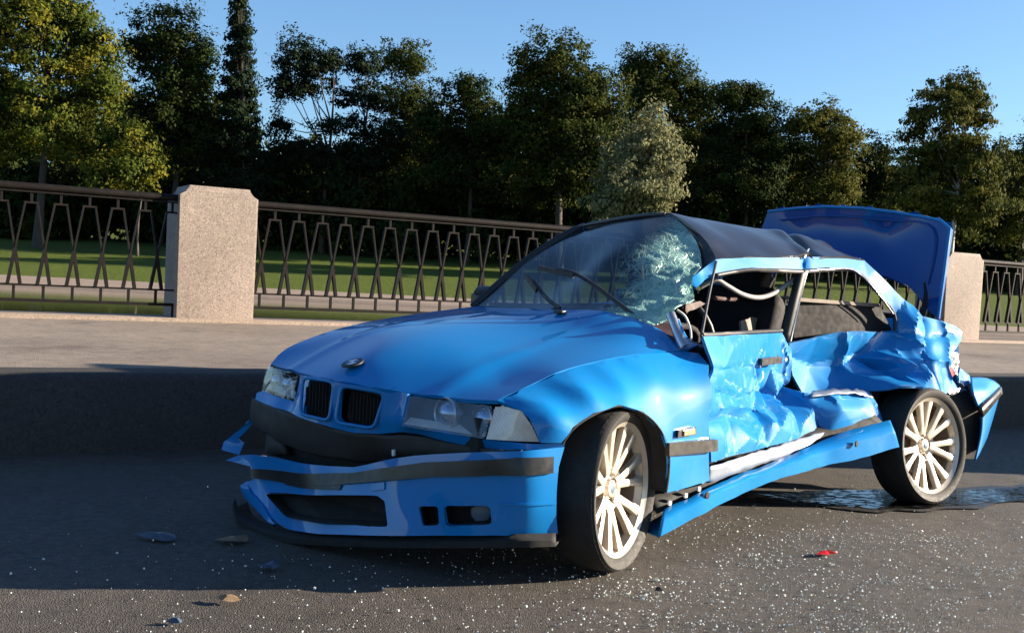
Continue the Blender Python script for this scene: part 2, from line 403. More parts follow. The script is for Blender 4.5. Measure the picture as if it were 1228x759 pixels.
def sheet(name, parent, m, outline, ctrl=(), axis=(0, 1, 0), sp=.03, thick=.012, holes=(), inner=(-1.4, 0, .5),
          disp=None, surf=None, off=0.0, ang=50, lam=1e-4, smooth=0, facet=0.0):
    """A panel: outline and inner points in 3-D; a thin-plate surface is laid through them, cut to the outline and given thickness."""
    a, e1, e2 = basis(axis)
    O = [Vector(p) for p in (crom(list(outline)+[outline[0]], smooth)[:-1] if smooth else outline)]
    pts = [Vector(p) for p in outline]+[Vector(p) for p in ctrl]
    uvf = lambda p: (p.dot(e1), p.dot(e2))
    if surf is None: surf = TPS([uvf(p) for p in pts], [p.dot(a) for p in pts], lam)
    if facet: surf = Facet([uvf(p) for p in pts], [p.dot(a) for p in pts], surf, facet)
    po = densify([uvf(p) for p in O], sp); ph = [densify([uvf(Vector(p)) for p in h], sp) for h in holes]
    verts = list(po); edges = [(i, (i+1) % len(po)) for i in range(len(po))]
    for h in ph:
        k = len(verts); verts += h; edges += [(k+i, k+(i+1) % len(h)) for i in range(len(h))]
    us = [p[0] for p in po]; vs_ = [p[1] for p in po]
    B = np.array(verts); g = []; row = 0; v = min(vs_)+sp*.5
    while v < max(vs_):
        u = min(us)+sp*(.25+.5*(row % 2))
        while u < max(us):
            if inside((u, v), po) and not any(inside((u, v), h) for h in ph):
                if ((B-(u, v))**2).sum(1).min() > (sp*.5)**2: g.append((u, v))
            u += sp
        v += sp*.866; row += 1
    verts += g
    r = delaunay_2d_cdt([Vector(p) for p in verts], edges, [], 0, 1e-6)
    V2, F = r[0], r[2]
    tri = []
    for f in F:
        c = ((V2[f[0]].x+V2[f[1]].x+V2[f[2]].x)/3, (V2[f[0]].y+V2[f[1]].y+V2[f[2]].y)/3)
        if inside(c, po) and not any(inside(c, h) for h in ph): tri.append(tuple(f))
    H_ = surf([(p.x, p.y) for p in V2])+off
    V3 = [e1*p.x+e2*p.y+a*float(h) for p, h in zip(V2, H_)]
    if disp: V3 = [p+a*disp(p) for p in V3]
    bm = bmesh.new(); bv = [bm.verts.new(p) for p in V3]
    for t in tri:
        try: bm.faces.new([bv[i] for i in t])
        except ValueError: pass
    for x in [x for x in bm.verts if not x.link_faces]: bm.verts.remove(x)
    bm.normal_update()
    bmesh.ops.recalc_face_normals(bm, faces=bm.faces)
    cen = sum((f.calc_center_median() for f in bm.faces), Vector())/max(1, len(bm.faces))
    nn = sum((f.normal*f.calc_area() for f in bm.faces), Vector())
    if nn.dot(Vector(inner)-cen) > 0: bmesh.ops.reverse_faces(bm, faces=bm.faces)
    bm.normal_update()
    if thick:
        top = list(bm.faces); be = [e for e in bm.edges if e.is_boundary]; mp = {}
        for x in list(bm.verts): mp[x] = bm.verts.new(x.co-x.normal*thick)
        for f in top: bm.faces.new([mp[x] for x in reversed(f.verts)])
        for e in be:
            f = e.link_faces[0]; vs2 = list(f.verts); i = vs2.index(e.verts[0])
            x, y = (e.verts[0], e.verts[1]) if vs2[(i+1) % len(vs2)] == e.verts[1] else (e.verts[1], e.verts[0])
            bm.faces.new((y, x, mp[x], mp[y]))
    me = bpy.data.meshes.new(name); bm.to_mesh(me); bm.free(); shade(me, ang)
    o = link(name, me, m, parent); o_surf[o.name] = surf; return o
o_surf = {}
def grid(name, parent, m, rows, sm=6, smv=3, thick=0.0, ang=45, disp=None):
    rs = [crom(r, sm) if sm else [Vector(p) for p in r] for r in rows]
    cols = list(zip(*rs))
    if smv: cols = [crom(c, smv) for c in cols]
    nu, nv = len(cols), len(cols[0]); vs = [p for c in cols for p in c]
    if disp: vs = [p+disp(p) for p in vs]
    fs = [(i*nv+j, i*nv+j+1, (i+1)*nv+j+1, (i+1)*nv+j) for i in range(nu-1) for j in range(nv-1)]
    o = from_py(name, vs, fs, m, parent, ang)
    if thick:
        md = o.modifiers.new('thickness', 'SOLIDIFY'); md.thickness = thick; md.offset = 0
    return o
def creases(lines):
    """sharp folds: each line is (points, depth, width); negative depth folds inwards"""
    L = [([(p[0], p[2]) for p in pts], dep, wd) for pts, dep, wd in lines]
    def f(p):
        h = 0.0; x = p.x+.005*noise.noise(p*7); z = p.z+.005*noise.noise(p*7+Vector((7, 3, 1)))
        for pts, dep, wd in L:
            best = 9.0
            for (ax, az), (bx, bz) in zip(pts, pts[1:]):
                dx, dz = bx-ax, bz-az; t = max(0, min(1, ((x-ax)*dx+(z-az)*dz)/(dx*dx+dz*dz+1e-9)))
                best = min(best, math.hypot(x-ax-dx*t, z-az-dz*t))
            h += dep*math.exp(-best/wd)
        return h
    return f
def mirror(pts, k=.1):
    return [(x, -y, z+k*y) for x, y, z in pts]
def crumple(amp, scale, seed=0.0, mask=None):
    def f(p):
        q = Vector((p.x*scale+seed, p.y*scale*.6, p.z*scale+seed*.7))
        d, _ = noise.voronoi(q)
        v = (d[1]-d[0])*.8-.25+.5*noise.noise(q*.5)+.25*noise.noise(q*2.3)
        return amp*v*(mask(p) if mask else 1.0)
    return f

# ------------------------------------------------------------------ the setting: road, kerb, pavement, river, far bank
FA = 1.0602
DT = Vector((math.sin(FA), math.cos(FA), 0)); DN = Vector((-math.cos(FA), math.sin(FA), 0)); ROAD_RZ = math.pi/2-FA
def RW(t, s, z): return DT*t+DN*s+Vector((0, 0, z))
def strip(name, quads, m, kind='structure'):
    vs, fs = [], []
    for q in quads:
        k = len(vs); vs += q; fs.append((k, k+1, k+2, k+3))
    o = from_py(name, vs, fs, m); tag(o, kind=kind); return o
T0, T1 = -120.0, 160.0
KS, KH = 6.17, .42
def road_mesh():
    # fine enough near the camera to carry gentle unevenness
    vs, fs = [], []
    ss = [-70, -30, -12]+[-6+.35*i for i in range(35)]+[KS+.05]
    ts = [T0, -60, -30, -15]+[-8+.4*i for i in range(50)]+[20, 40, 80, T1]
    for t in ts:
        for s in ss:
            near = 1.0 if (-8 <= t <= 12 and s > -6) else 0.0
            vs.append(RW(t, s, near*.006*noise.noise(Vector((t*.6, s*.6, 0)))))
    n = len(ss)
    for i in range(len(ts)-1):
        for j in range(n-1): fs.append((i*n+j, (i+1)*n+j, (i+1)*n+j+1, i*n+j+1))
    tag(from_py('road', vs, fs, 'road', None, 60), kind='structure')
road_mesh()
# kerb: tall granite upstand with a rounded nose
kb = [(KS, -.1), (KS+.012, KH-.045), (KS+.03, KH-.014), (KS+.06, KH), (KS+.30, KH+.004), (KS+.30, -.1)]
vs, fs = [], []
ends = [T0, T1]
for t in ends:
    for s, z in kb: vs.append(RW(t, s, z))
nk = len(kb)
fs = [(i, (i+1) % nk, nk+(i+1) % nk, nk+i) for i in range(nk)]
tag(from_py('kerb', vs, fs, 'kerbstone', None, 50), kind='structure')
FS = 11.45                                            # fence line
strip('pavement', [[RW(T0, KS+.295, KH-.004), RW(T1, KS+.295, KH-.004), RW(T1, FS-.30, KH+.022), RW(T0, FS-.30, KH+.022)]], 'pave')
pl = [(FS-.30, .1), (FS-.30, .462), (FS-.285, .474), (FS+.42, .474), (FS+.45, .46), (FS+.45, -2.5)]
vs = [RW(t, s, z) for t in ends for s, z in pl]; nk = len(pl)
tag(from_py('bridge_edge', vs, [(i, i+1, nk+i+1, nk+i) for i in range(nk-1)], 'quay', None, 40), kind='structure')
WZ = -1.0; BANK = 73.5
strip('river', [[Vector((-260, -40, WZ)), Vector((420, -40, WZ)), Vector((420, BANK+.5, WZ)), Vector((-260, BANK+.5, WZ))]], 'river')
vs = []; fs = []
bp = [(BANK-1, WZ-.8), (BANK, WZ+.12), (BANK+.3, WZ+.16), (BANK+2.4, -.50), (BANK+3.2, -.42), (BANK+3.2, -.7)]
for x in (-260, 420):
    for y, z in bp: vs.append(Vector((x, y, z)))
nk = len(bp)
tag(from_py('quay_wall', vs, [(i, i+1, nk+i+1, nk+i) for i in range(nk-1)], 'quay', None, 40), kind='structure')
def lawn_z(x, y):
    d = y-BANK-3.1
    z = -.42+min(d, 50)*.075
    if d > 62: z += min(d-62, 60)*.16+max(0, d-122)*.01
    return z+.25*noise.noise(Vector((x*.05, y*.05, 3)))*min(1, d/6)
ys = [BANK+3.15, BANK+6, BANK+10]+[BANK+14+6*i for i in range(12)]+[158, 164, 172, 182, 195, 210, 260, 500, 1200, 3000]
xs = [-2500, -900, -400]+[-200+8*i for i in range(56)]+[400, 900, 2500]
vs = [Vector((x, y, lawn_z(x, y))) for x in xs for y in ys]; n = len(ys)
tag(from_py('lawn', vs, [(i*n+j, (i+1)*n+j, (i+1)*n+j+1, i*n+j+1) for i in range(len(xs)-1) for j in range(n-1)], 'grass', None, 60), kind='structure')

# ------------------------------------------------------------------ granite pillars
def pillar(t, wd, zt, label):
    root = empty('granite_pillar', RW(t, 0, 0)+DN*(FS-.12), ROAD_RZ)
    # local x along the fence, y away from the road
    z0 = .42; hw = wd/2; c = .085; dp = .56
    prof = [(-hw, z0), (-hw, zt-c*1.15)]
    for k in range(5):
        a = math.pi/2*k/4; prof.append((-hw+c*math.sin(a), zt-c*1.15+c*.9*(1-math.cos(a))))
    prof += [(-hw+c+.004, zt)]
    prof += [(-x, z) for x, z in reversed(prof)]
    bm = bmesh.new(); f = [bm.verts.new((x, 0, z)) for x, z in prof]; b = [bm.verts.new((x, dp, z)) for x, z in prof]
    bm.faces.new(f); bm.faces.new(b[::-1]); n = len(prof)
    for i in range(n): bm.faces.new((f[i], b[i], b[(i+1) % n], f[(i+1) % n]))
    es = [e for e in bm.edges if abs(e.verts[0].co.y-e.verts[1].co.y) < 1e-6]
    bmesh.ops.bevel(bm, geom=es, offset=.012, segments=2, affect='EDGES', profile=.5)
    bm_obj('block', bm, 'granite', root, 35)
    tag(root, label, 'pillar', 'granite pillars of the railing'); return root
pillar(2.91, .785, 1.80, 'speckled pink granite pillar left of the car, between two railing sections')
pillar(14.06, .80, 1.765, 'granite pillar behind the raised boot lid, partly hidden by it')

# ------------------------------------------------------------------ iron railing
PITCH = .2595
ZT, ZB = 1.70, .49
bar_mesh = {}
def railing(t0, t1, phase, label):
    root = empty('iron_railing', RW(t0, FS, 0), ROAD_RZ); L = t1-t0
    def prt(name, vs, fs, sm=None):
        return from_py(name, vs, fs, 'iron', root, sm)
    vs, fs = [], []; tube_geo(vs, fs, [(0, 0, ZT-.035), (L*.5, 0, ZT-.037), (L, 0, ZT-.035)], .036, 14); prt('handrail', vs, fs, 40)
    vs, fs = [], []; bar_geo(vs, fs, (0, 0, ZT-.082), (L, 0, ZT-.082), .05, .014); prt('under_rail', vs, fs)
    vs, fs = [], []; bar_geo(vs, fs, (0, 0, .742), (L, 0, .742), .034, .018); prt('bottom_rail', vs, fs)
    vs, fs = [], []; bar_geo(vs, fs, (0, 0, .598), (L, 0, .598), .040, .030); prt('lower_rail', vs, fs)
    k0 = math.ceil((t0-phase)/PITCH-.2); k = k0
    while phase+k*PITCH < t1+.05:
        x = phase+k*PITCH-t0; k += 1
        def add(key, name, mk, xo):
            me = bar_mesh.get(key)
            if me is None:
                v, f = [], []; mk(v, f); me = bpy.data.meshes.new(key); me.from_pydata([tuple(q) for q in v], [], f); me.update(); bar_mesh[key] = me
            o = link(name, me, 'iron', root); o.location = (xo, 0, 0)
        h = PITCH*.215
        lean = PITCH*.50
        for sgn, key in ((1, 'leg_r'), (-1, 'leg_l')):
            if 0 < x+sgn*lean*.5 < L:
                add(key, 'slanted_bar', lambda v, f, sgn=sgn: (bar_geo(v, f, (sgn*h, .0025*sgn, 1.508), (sgn*(h+lean*.56), .0025*sgn, 1.081), .0155, .040, Vector((0, 1, 0))), bar_geo(v, f, (sgn*(h+lean*.555), .0025*sgn, 1.085), (sgn*(h+lean), .0025*sgn, .745), .029, .046, Vector((0, 1, 0)))), x)
        if .03 < x < L-.03:
            add('cap', 'cap_bar', lambda v, f: bar_geo(v, f, (-h-.008, 0, 1.516), (h+.008, 0, 1.516), .042, .018), x)
            add('stub', 'upper_stub', lambda v, f: bar_geo(v, f, (0, 0, 1.525), (0, 0, ZT-.088), .022, .026), x)
        if .03 < x+PITCH/2 < L-.03:
            add('foot', 'lower_stub', lambda v, f: bar_geo(v, f, (0, 0, .612), (0, 0, .734), .024, .026), x+PITCH/2)
    for xf in (0.02, L/2, L-.02):
        vs, fs = [], []; bar_geo(vs, fs, (xf, 0, .46), (xf, 0, .60), .03, .03); prt('foot_post', vs, fs)
    tag(root, label, 'railing', 'railing sections'); return root
railing(-9.0, 2.517+.02, 1.162*1.0106, 'dark iron railing of crossed bars left of the near granite pillar')
railing(3.30-.02, 13.67, 3.486*1.0106, 'long dark iron railing of crossed bars running behind the wrecked car')
railing(14.45, 26.0, 14.62, 'dark iron railing of crossed bars right of the far granite pillar')

# ------------------------------------------------------------------ trees on the far bank
def leaf_mesh(name, cen, size, seed, m, parent, droop=0.0, aspect=1.5):
    cen, dirs = cen
    rng = np.random.default_rng(seed); n = len(cen)
    nrm = dirs*1.25+rng.normal(size=(n, 3))*.55; nrm[:, 2] += .25; nrm /= np.linalg.norm(nrm, axis=1)[:, None]
    t = rng.normal(size=(n, 3)); t[:, 2] -= droop*2; t -= nrm*(t*nrm).sum(1)[:, None]; t /= np.linalg.norm(t, axis=1)[:, None]
    b = np.cross(nrm, t); s = size*rng.uniform(.55, 1.25, (n, 1))
    L = t*s*aspect*.5; W = b*s*.5
    q = np.stack([cen-L, cen+W*.8-L*.1, cen+L, cen-W*.8-L*.1], 1).reshape(-1, 3)
    me = bpy.data.meshes.new(name); me.vertices.add(4*n); me.loops.add(4*n); me.polygons.add(n)
    me.vertices.foreach_set('co', q.astype(np.float32).ravel()); me.loops.foreach_set('vertex_index', np.arange(4*n, dtype=np.int32))
    me.polygons.foreach_set('loop_start', np.arange(0, 4*n, 4, dtype=np.int32)); me.polygons.foreach_set('loop_total', np.full(n, 4, np.int32))
    me.update(); return link(name, me, m, parent)
def blob_leaves(blobs, dens, rng, clump=.8, per=26, shell=.45):
    out = []; od = []
    for bx, by, bz, rx, ry, rz in blobs:
        area = (rx*rz+ry*rz+rx*ry)/3
        nc = max(4, int(dens*area))
        d = rng.normal(size=(nc, 3)); d /= np.linalg.norm(d, axis=1)[:, None]
        r = rng.uniform(0, 1, (nc, 1))**shell
        # lumpy outline
        r *= (1+.20*np.sin(d[:, :1]*5+bx)+.16*np.sin(d[:, 2:3]*7+bz)+rng.normal(0, .07, (nc, 1)))
        c = np.array([bx, by, bz])+d*r*np.array([rx, ry, rz])
        cs = clump*rng.uniform(.5, 1.3, (nc, 1, 1))
        off = np.clip(rng.normal(size=(nc, per, 3)), -1.7, 1.7)*np.array([.55, .55, .34])*cs
        keep = rng.uniform(0, 1, (nc, per)) < rng.uniform(.5, 1.0, (nc, 1))
        dd = d[:, None, :]*.9+off/cs*.75; dd /= np.linalg.norm(dd, axis=2)[:, :, None]+1e-6
        out.append((c[:, None, :]+off)[keep]); od.append(dd[keep])
    return np.concatenate(out), np.concatenate(od)
SC = 1/1343.0
def wpt(px, py, D):
    """point of the far bank seen at a bearing and elevation (photo pixels) at distance D"""
    a, b = px-614, py-379.5; c, s = math.cos(.0511), math.sin(.0511)
    x = c*a+s*b; y = -s*a+c*b; u = -y*SC
    yw = math.cos(.0329)+u*math.sin(.0329); zw = -math.sin(.0329)+u*math.cos(.0329); k = D/yw
    return Vector((x*SC*k, D, 1.024+zw*k))
tree_n = [0]
def tree(name, label, base_px, D, ells, leafm, barkm='bark', dens=9.0, size=.25, clump=1.0, per=72, shell=.45, droop=0, tr=.32, group='trees on the far bank', kind='tree'):
    D = D+14; tree_n[0] += 1; rng = np.random.default_rng(100+tree_n[0]); rnd = random.Random(tree_n[0])
    b = wpt(base_px, 300, D); z0 = lawn_z(b.x, D)-.05
    root = empty(name, (b.x, D, z0))
    bl = []
    for px, py, rx, ry in ells:
        p = wpt(px, py, D+rnd.uniform(-1.2, 1.2)); k = D*SC
        bl.append((p.x-b.x, p.y-D, p.z-z0, rx*k, min(rx, ry*1.4)*k*.95, ry*k))
    cen = blob_leaves(bl, dens, rng, clump, per, shell)
    kp = cen[0][:, 2] > .3; cen = (cen[0][kp], cen[1][kp])
    leaf_mesh('crown', cen, size, 7+tree_n[0], leafm, root, droop)
    top = max(q[2] for q in bl); vs, fs = [], []
    H_ = top*.92; pts = []
    ph = rnd.uniform(0, 6)
    for i in range(7):
        t = i/6; pts.append((math.sin(ph+t*3)*.35*t*2, math.cos(ph+t*2)*.3*t, H_*t))
    tube_geo(vs, fs, pts, [tr*(1-.8*i/6)*(1.35 if i == 0 else 1) for i in range(7)], 9)
    for q in bl:
        for _ in range(2):
            t = rnd.uniform(.5, .85); zb = min(H_*t, max(q[2]-.5, H_*.25)); i = min(5, int(zb/H_*6)); a = Vector(pts[i]).lerp(Vector(pts[i+1]), zb/H_*6-i)
            e = Vector((q[0]+rnd.uniform(-.6, .6)*q[3], q[1]+rnd.uniform(-.6, .6)*q[4], q[2]+rnd.uniform(-.3, .6)*q[5])); md = a.lerp(e, .5)+Vector((0, 0, -.06*(e-a).length))
            tube_geo(vs, fs, [a, md, e], [tr*.34, tr*.2, tr*.06], 6)
    from_py('trunk', vs, fs, barkm, root, 60)
    tag(root, label, kind, group); return root

tree('linden_tree', 'tall yellow-green broadleaf tree at the far left edge', 45, 90,
     [(38, 40, 62, 55), (98, 78, 46, 52), (52, 140, 85, 62), (118, 112, 36, 40), (-10, 110, 55, 80), (40, -10, 60, 45), (85, 25, 38, 45), (120, 60, 24, 30), (-40, 30, 50, 70)], 'leaf_lime', dens=9, tr=.42)
tree('linden_sapling', 'low bushy sapling in front of the left trees, above the near pillar', 165, 86,
     [(160, 165, 32, 28), (172, 200, 34, 26), (150, 205, 26, 26), (120, 205, 24, 22)], 'leaf_lime', dens=10, tr=.12)
tree('broadleaf_tree', 'dark rounded tree between the left linden and the spruce', 205, 100,
     [(200, 45, 44, 44), (210, 105, 58, 56), (178, 165, 62, 55), (238, 75, 30, 45), (170, 60, 24, 34), (235, 150, 40, 50)], 'leaf_dark', dens=9, tr=.4)
sp = []
for i in range(15):
    t = i/14; y = -16+t*250; r = 5+t**.8*30
    sp += [(287+r*.45, y, r*.62, 9), (287-r*.45, y+6, r*.62, 9), (287, y+3, r*.6, 10)]
tree('spruce_tree', 'tall narrow dark spruce rising to the top of the picture', 287, 98, sp, 'leaf_pine', dens=34, size=.26, clump=.6, per=34, shell=.6, droop=.6, tr=.09)
tree('pine_tree', 'dark pine with a rounded flat-topped crown right of the spruce', 385, 104,
     [(362, 72, 40, 28), (343, 104, 26, 20), (388, 78, 24, 24), (335, 150, 18, 22), (350, 180, 32, 26), (372, 105, 24, 16), (398, 150, 22, 14), (392, 188, 30, 20)], 'leaf_pine', 'bark_pine', dens=13, size=.24, clump=.75, per=46, tr=.3)
tree('pine_tree', 'second dark pine of the pair right of the spruce, with bare lower trunk', 428, 106,
     [(430, 78, 36, 24), (418, 116, 24, 15), (452, 118, 28, 24), (462, 165, 30, 26), (440, 190, 24, 22), (428, 150, 20, 15), (415, 178, 20, 16)], 'leaf_pine', 'bark_pine', dens=13, size=.24, clump=.75, per=46, tr=.28)
tree('broadleaf_tree', 'slim lighter green tree standing behind the two pines', 490, 110,
     [(496, 76, 22, 28), (484, 118, 26, 30), (505, 140, 28, 40), (478, 180, 40, 40), (470, 70, 16, 18)], 'leaf_oak', dens=10, tr=.25)
tree('broadleaf_tree', 'dark lower tree left of the big oak', 560, 102,
     [(560, 112, 32, 30), (548, 150, 36, 40), (585, 165, 34, 45), (540, 205, 50, 40), (520, 150, 22, 34)], 'leaf_dark', dens=10, tr=.3)
tree('oak_tree', 'big full oak behind the windscreen, tallest of the middle trees', 670, 96,
     [(665, 72, 46, 32), (640, 100, 34, 34), (706, 105, 42, 36), (672, 140, 68, 50), (628, 160, 34, 44), (728, 140, 26, 36), (655, 205, 62, 50), (715, 190, 44, 48)], 'leaf_oak', dens=10, tr=.45)
tree('broadleaf_tree', 'tall spreading tree behind the silver willow', 800, 108,
     [(782, 82, 42, 28), (812, 112, 46, 36), (840, 130, 26, 32), (770, 115, 34, 30), (838, 175, 40, 44), (760, 85, 22, 20)], 'leaf_oak', dens=10, tr=.38)
tree('broadleaf_tree', 'dark tree above the car roof, right of the silver willow', 890, 103,
     [(878, 118, 30, 24), (905, 150, 38, 38), (868, 170, 36, 42), (925, 180, 34, 46), (885, 220, 60, 45), (900, 118, 22, 18)], 'leaf_dark', dens=10, tr=.35)
tree('silver_willow', 'pale silver-green willow right of the windscreen top', 770, 84,
     [(778, 160, 36, 30), (762, 190, 44, 34), (800, 185, 32, 36), (750, 225, 46, 32), (790, 222, 36, 34), (730, 250, 34, 24), (775, 250, 34, 22)], 'leaf_willow', dens=12, size=.24, clump=.8, per=50, droop=.9, tr=.3)
tree('broadleaf_tree', 'rounded tree standing behind the raised boot lid', 985, 104,
     [(985, 148, 34, 28), (1005, 180, 34, 40), (965, 185, 32, 40), (990, 225, 48, 36), (1018, 158, 18, 20), (950, 150, 16, 20)], 'leaf_birch', dens=9, tr=.3)
tree('broadleaf_tree', 'small low tree in the gap left of the weeping birch', 1055, 112,
     [(1055, 182, 20, 24), (1040, 205, 22, 26), (1068, 215, 26, 34), (1035, 240, 30, 24)], 'leaf_dark', dens=10, tr=.2)
tree('weeping_birch', 'weeping birch with a high crown at the right', 1140, 92,
     [(1152, 108, 36, 24), (1140, 132, 32, 28), (1168, 135, 24, 32), (1100, 145, 18, 22), (1125, 175, 44, 36), (1165, 185, 40, 42), (1110, 225, 48, 44), (1165, 245, 52, 42), (1195, 205, 26, 30)], 'leaf_birch', 'bark_birch', dens=10, size=.26, clump=.75, droop=1.2, tr=.3)
tree('broadleaf_tree', 'darker tree cut off by the right edge', 1225, 96,
     [(1222, 190, 26, 24), (1235, 235, 40, 50), (1212, 270, 30, 36), (1250, 180, 34, 40)], 'leaf_birch', dens=9, tr=.3)
# the dense wood behind reads as one dark mass
def mass(name, label, cat, D0, D1, tops, dens, m, size, x0=-260, x1=1560):
    D0 += 16; D1 += 16
    rng = np.random.default_rng(int(D0)); bl = []
    px = x0
    while px < x1:
        D = rng.uniform(D0, D1); tp = np.interp(px, [a for a, _ in tops], [b for _, b in tops])+rng.normal(0, 9)
        p = wpt(px, tp, D); z0 = lawn_z(p.x, D); h = (p.z-z0)
        rw = rng.uniform(20, 34)*D*SC
        bl += [(p.x, D, z0+h*.72, rw, rw, h*.30), (p.x+rng.normal(0, 1), D-.8, z0+h*.32, rw*1.1, rw, h*.36)]
        px += rng.uniform(20, 34)
    o = leaf_mesh(name, blob_leaves(bl, dens, rng, 1.1, 22, .4), size, int(D1), m, None)
    tag(o, label, cat, kind='stuff')
mass('far_wood', 'dense dark wood closing the view behind the trees', 'wood', 116, 124,
     [(-260, 100), (150, 110), (250, 120), (320, 165), (370, 178), (430, 178), (500, 140), (640, 120), (850, 140), (950, 175), (1040, 195), (1080, 185), (1228, 190), (1560, 190)], 5.5, 'leaf_dark', .8)
mass('undergrowth', 'dark undergrowth of bushes between the tree trunks', 'bushes', 100, 112,
     [(-260, 190), (150, 200), (320, 200), (700, 215), (1000, 245), (1228, 265), (1560, 265)], 9, 'leaf_dark', .5)

# ------------------------------------------------------------------ the wrecked car (car frame: x forward of the front axle, y to its left, z up)
CAR = empty('wrecked_car', (-.170, 4.530, 0), 3.9073)
tag(CAR, 'crushed bright blue two-door car with black roof and raised boot lid', 'car')
def P(name, *a, **k): return sheet(name, CAR, *a, **k)

# bonnet
hl = [(0.444,0.655,0.617),(0.347,0.658,0.648),(0.246,0.66,0.68),(0.178,0.665,0.705),(0.039,0.67,0.733),(-0.084,0.68,0.753),(-0.242,0.69,0.771),(-0.399,0.7,0.778),(-0.5,0.71,0.783)]
hf = [(0.61,0.15,0.617),(0.537,0.33,0.607),(0.481,0.48,0.607)]
hc = [(0.639,0,0.62)]
hr = [(-0.598,0.7,0.805),(-0.494,0.62,0.842),(-0.492,0.5,0.881),(-0.478,0.3,0.913),(-0.49,0,0.904),(-0.559,-0.35,0.892),(-0.64,-0.67,0.886)]
hood_right = [(-0.401,-0.71,0.854),(-0.141,-0.7,0.821),(0.02,-0.69,0.797),(0.174,-0.68,0.767),(0.354,-0.67,0.715),(0.426,-0.665,0.689),(0.479,-0.655,0.66),(0.519,-0.64,0.622)]
hood_out = hc+hf+hl+hr+hood_right+[(0.547,-0.5,0.62),(0.582,-0.33,0.62),(0.622,-0.15,0.62)]
hood_ctrl = [(0.557,0,0.68),(0.314,0.35,0.699),(-0.023,0.35,0.773),(-0.301,0.35,0.839),(0.286,0.5,0.668)]
hood = P('bonnet', 'blue', hood_out, hood_ctrl, axis=(0, 0, 1), sp=.035, thick=.014, lam=1.5e-3,
         disp=lambda p: .0055*math.exp(-((abs(p.y)-.36-.10*p.x)/.03)**2)*max(0, min(1, (p.x+.6)*2)) - .002*math.exp(-((p.y-.1)/.2)**2))
hs = o_surf[hood.name]
def on_hood(x, y, dz=0.0):
    a, e1, e2 = basis((0, 0, 1)); p = Vector((x, y, 0)); return Vector((x, y, float(hs([(p.dot(e1), p.dot(e2))])[0])+dz))
# bonnet emblem: dark ring with four quadrants, standing slightly loose
em = on_hood(.565, -.005, .010)
e_ring = lathe('emblem', [(.0, .0), (.0, .006), (.040, .006), (.043, .003), (.043, .0)], 'black', hood, 28)
EMX = Matrix.Translation(em) @ Matrix.Rotation(R(20), 4, 'Y') @ Matrix.Rotation(R(90), 4, 'X')
e_ring.matrix_local = EMX
for q in range(4):
    vs = [(0, .0068, 0)]+[(.027*math.cos(R(90*q+9*i)), .0068, .027*math.sin(R(90*q+9*i))) for i in range(11)]
    s = from_py('emblem_quadrant', vs, [(0, i+1, i+2) for i in range(10)], 'white' if q % 2 else 'blue_inner', hood); s.matrix_local = EMX
wj = box('washer_jet', on_hood(-.40, .12, .008), (.03, .05, .014), 'black', hood)

# front wings
fo = [(0.442,0.657,0.617),(0.349,0.66,0.647),(0.25,0.664,0.677),(0.181,0.668,0.702),(0.043,0.674,0.73),(-0.08,0.684,0.75),(-0.237,0.694,0.768),(-0.394,0.704,0.775),(-0.495,0.714,0.78),(-0.54,0.745,0.773),(-0.534,0.8,0.735),(-0.501,0.825,0.696),(-0.491,0.845,0.539),(-0.541,0.83,0.288),(-0.405,0.83,0.275),(-0.28,0.83,0.265),(-0.266,0.845,0.346),(-0.251,0.85,0.422),(-0.197,0.852,0.508),(-0.088,0.855,0.578),(0.052,0.856,0.61),(0.18,0.856,0.587),(0.277,0.853,0.543),(0.321,0.845,0.492),(0.384,0.81,0.492),(0.402,0.785,0.55),(0.415,0.748,0.593),(0.422,0.69,0.603)]
fc = [(-0.009,0.79,0.686),(0.175,0.8,0.663),(-0.195,0.79,0.694),(-0.399,0.785,0.708),(-0.382,0.848,0.544),(0.323,0.808,0.602),(0.204,0.748,0.67),(0.353,0.738,0.628),(-0.051,0.835,0.636),(0.131,0.84,0.632),(-0.201,0.83,0.612),(-0.319,0.832,0.639)]
P('front_wing', 'blue', fo, fc, axis=(0, 1, 0), sp=.026, thick=.012, lam=1e-4)
P('front_wing', 'blue', [(x, y-.012, z-.012) for x, y, z in hood_right[::-1]]+mirror(fo[9:24], .06)+[(.40, -.80, .50), (.44, -.72, .58)], mirror(fc[3:5], .06), axis=(0, 1, 0), sp=.04, thick=.012)
# arch lip and liner
for sgn, mir in ((1, False), (-1, True)):
    arch = [(-0.277,0.828,0.268),(-0.268,0.842,0.345),(-0.252,0.847,0.421),(-0.196,0.849,0.505),(-0.087,0.852,0.573),(0.048,0.853,0.605),(0.172,0.853,0.582),(0.269,0.85,0.54),(0.313,0.842,0.488)]
    if mir: arch = mirror(arch)
    tube('arch_lip', arch, .005, 'dark', CAR, 6, 4)
    rows = [crom(arch, 3)]
    inn = [(x, y-sgn*.30, z) for x, y, z in rows[0]]
    grid('arch_liner', CAR, 'dark', [rows[0], inn], sm=0, smv=0, thick=.004)

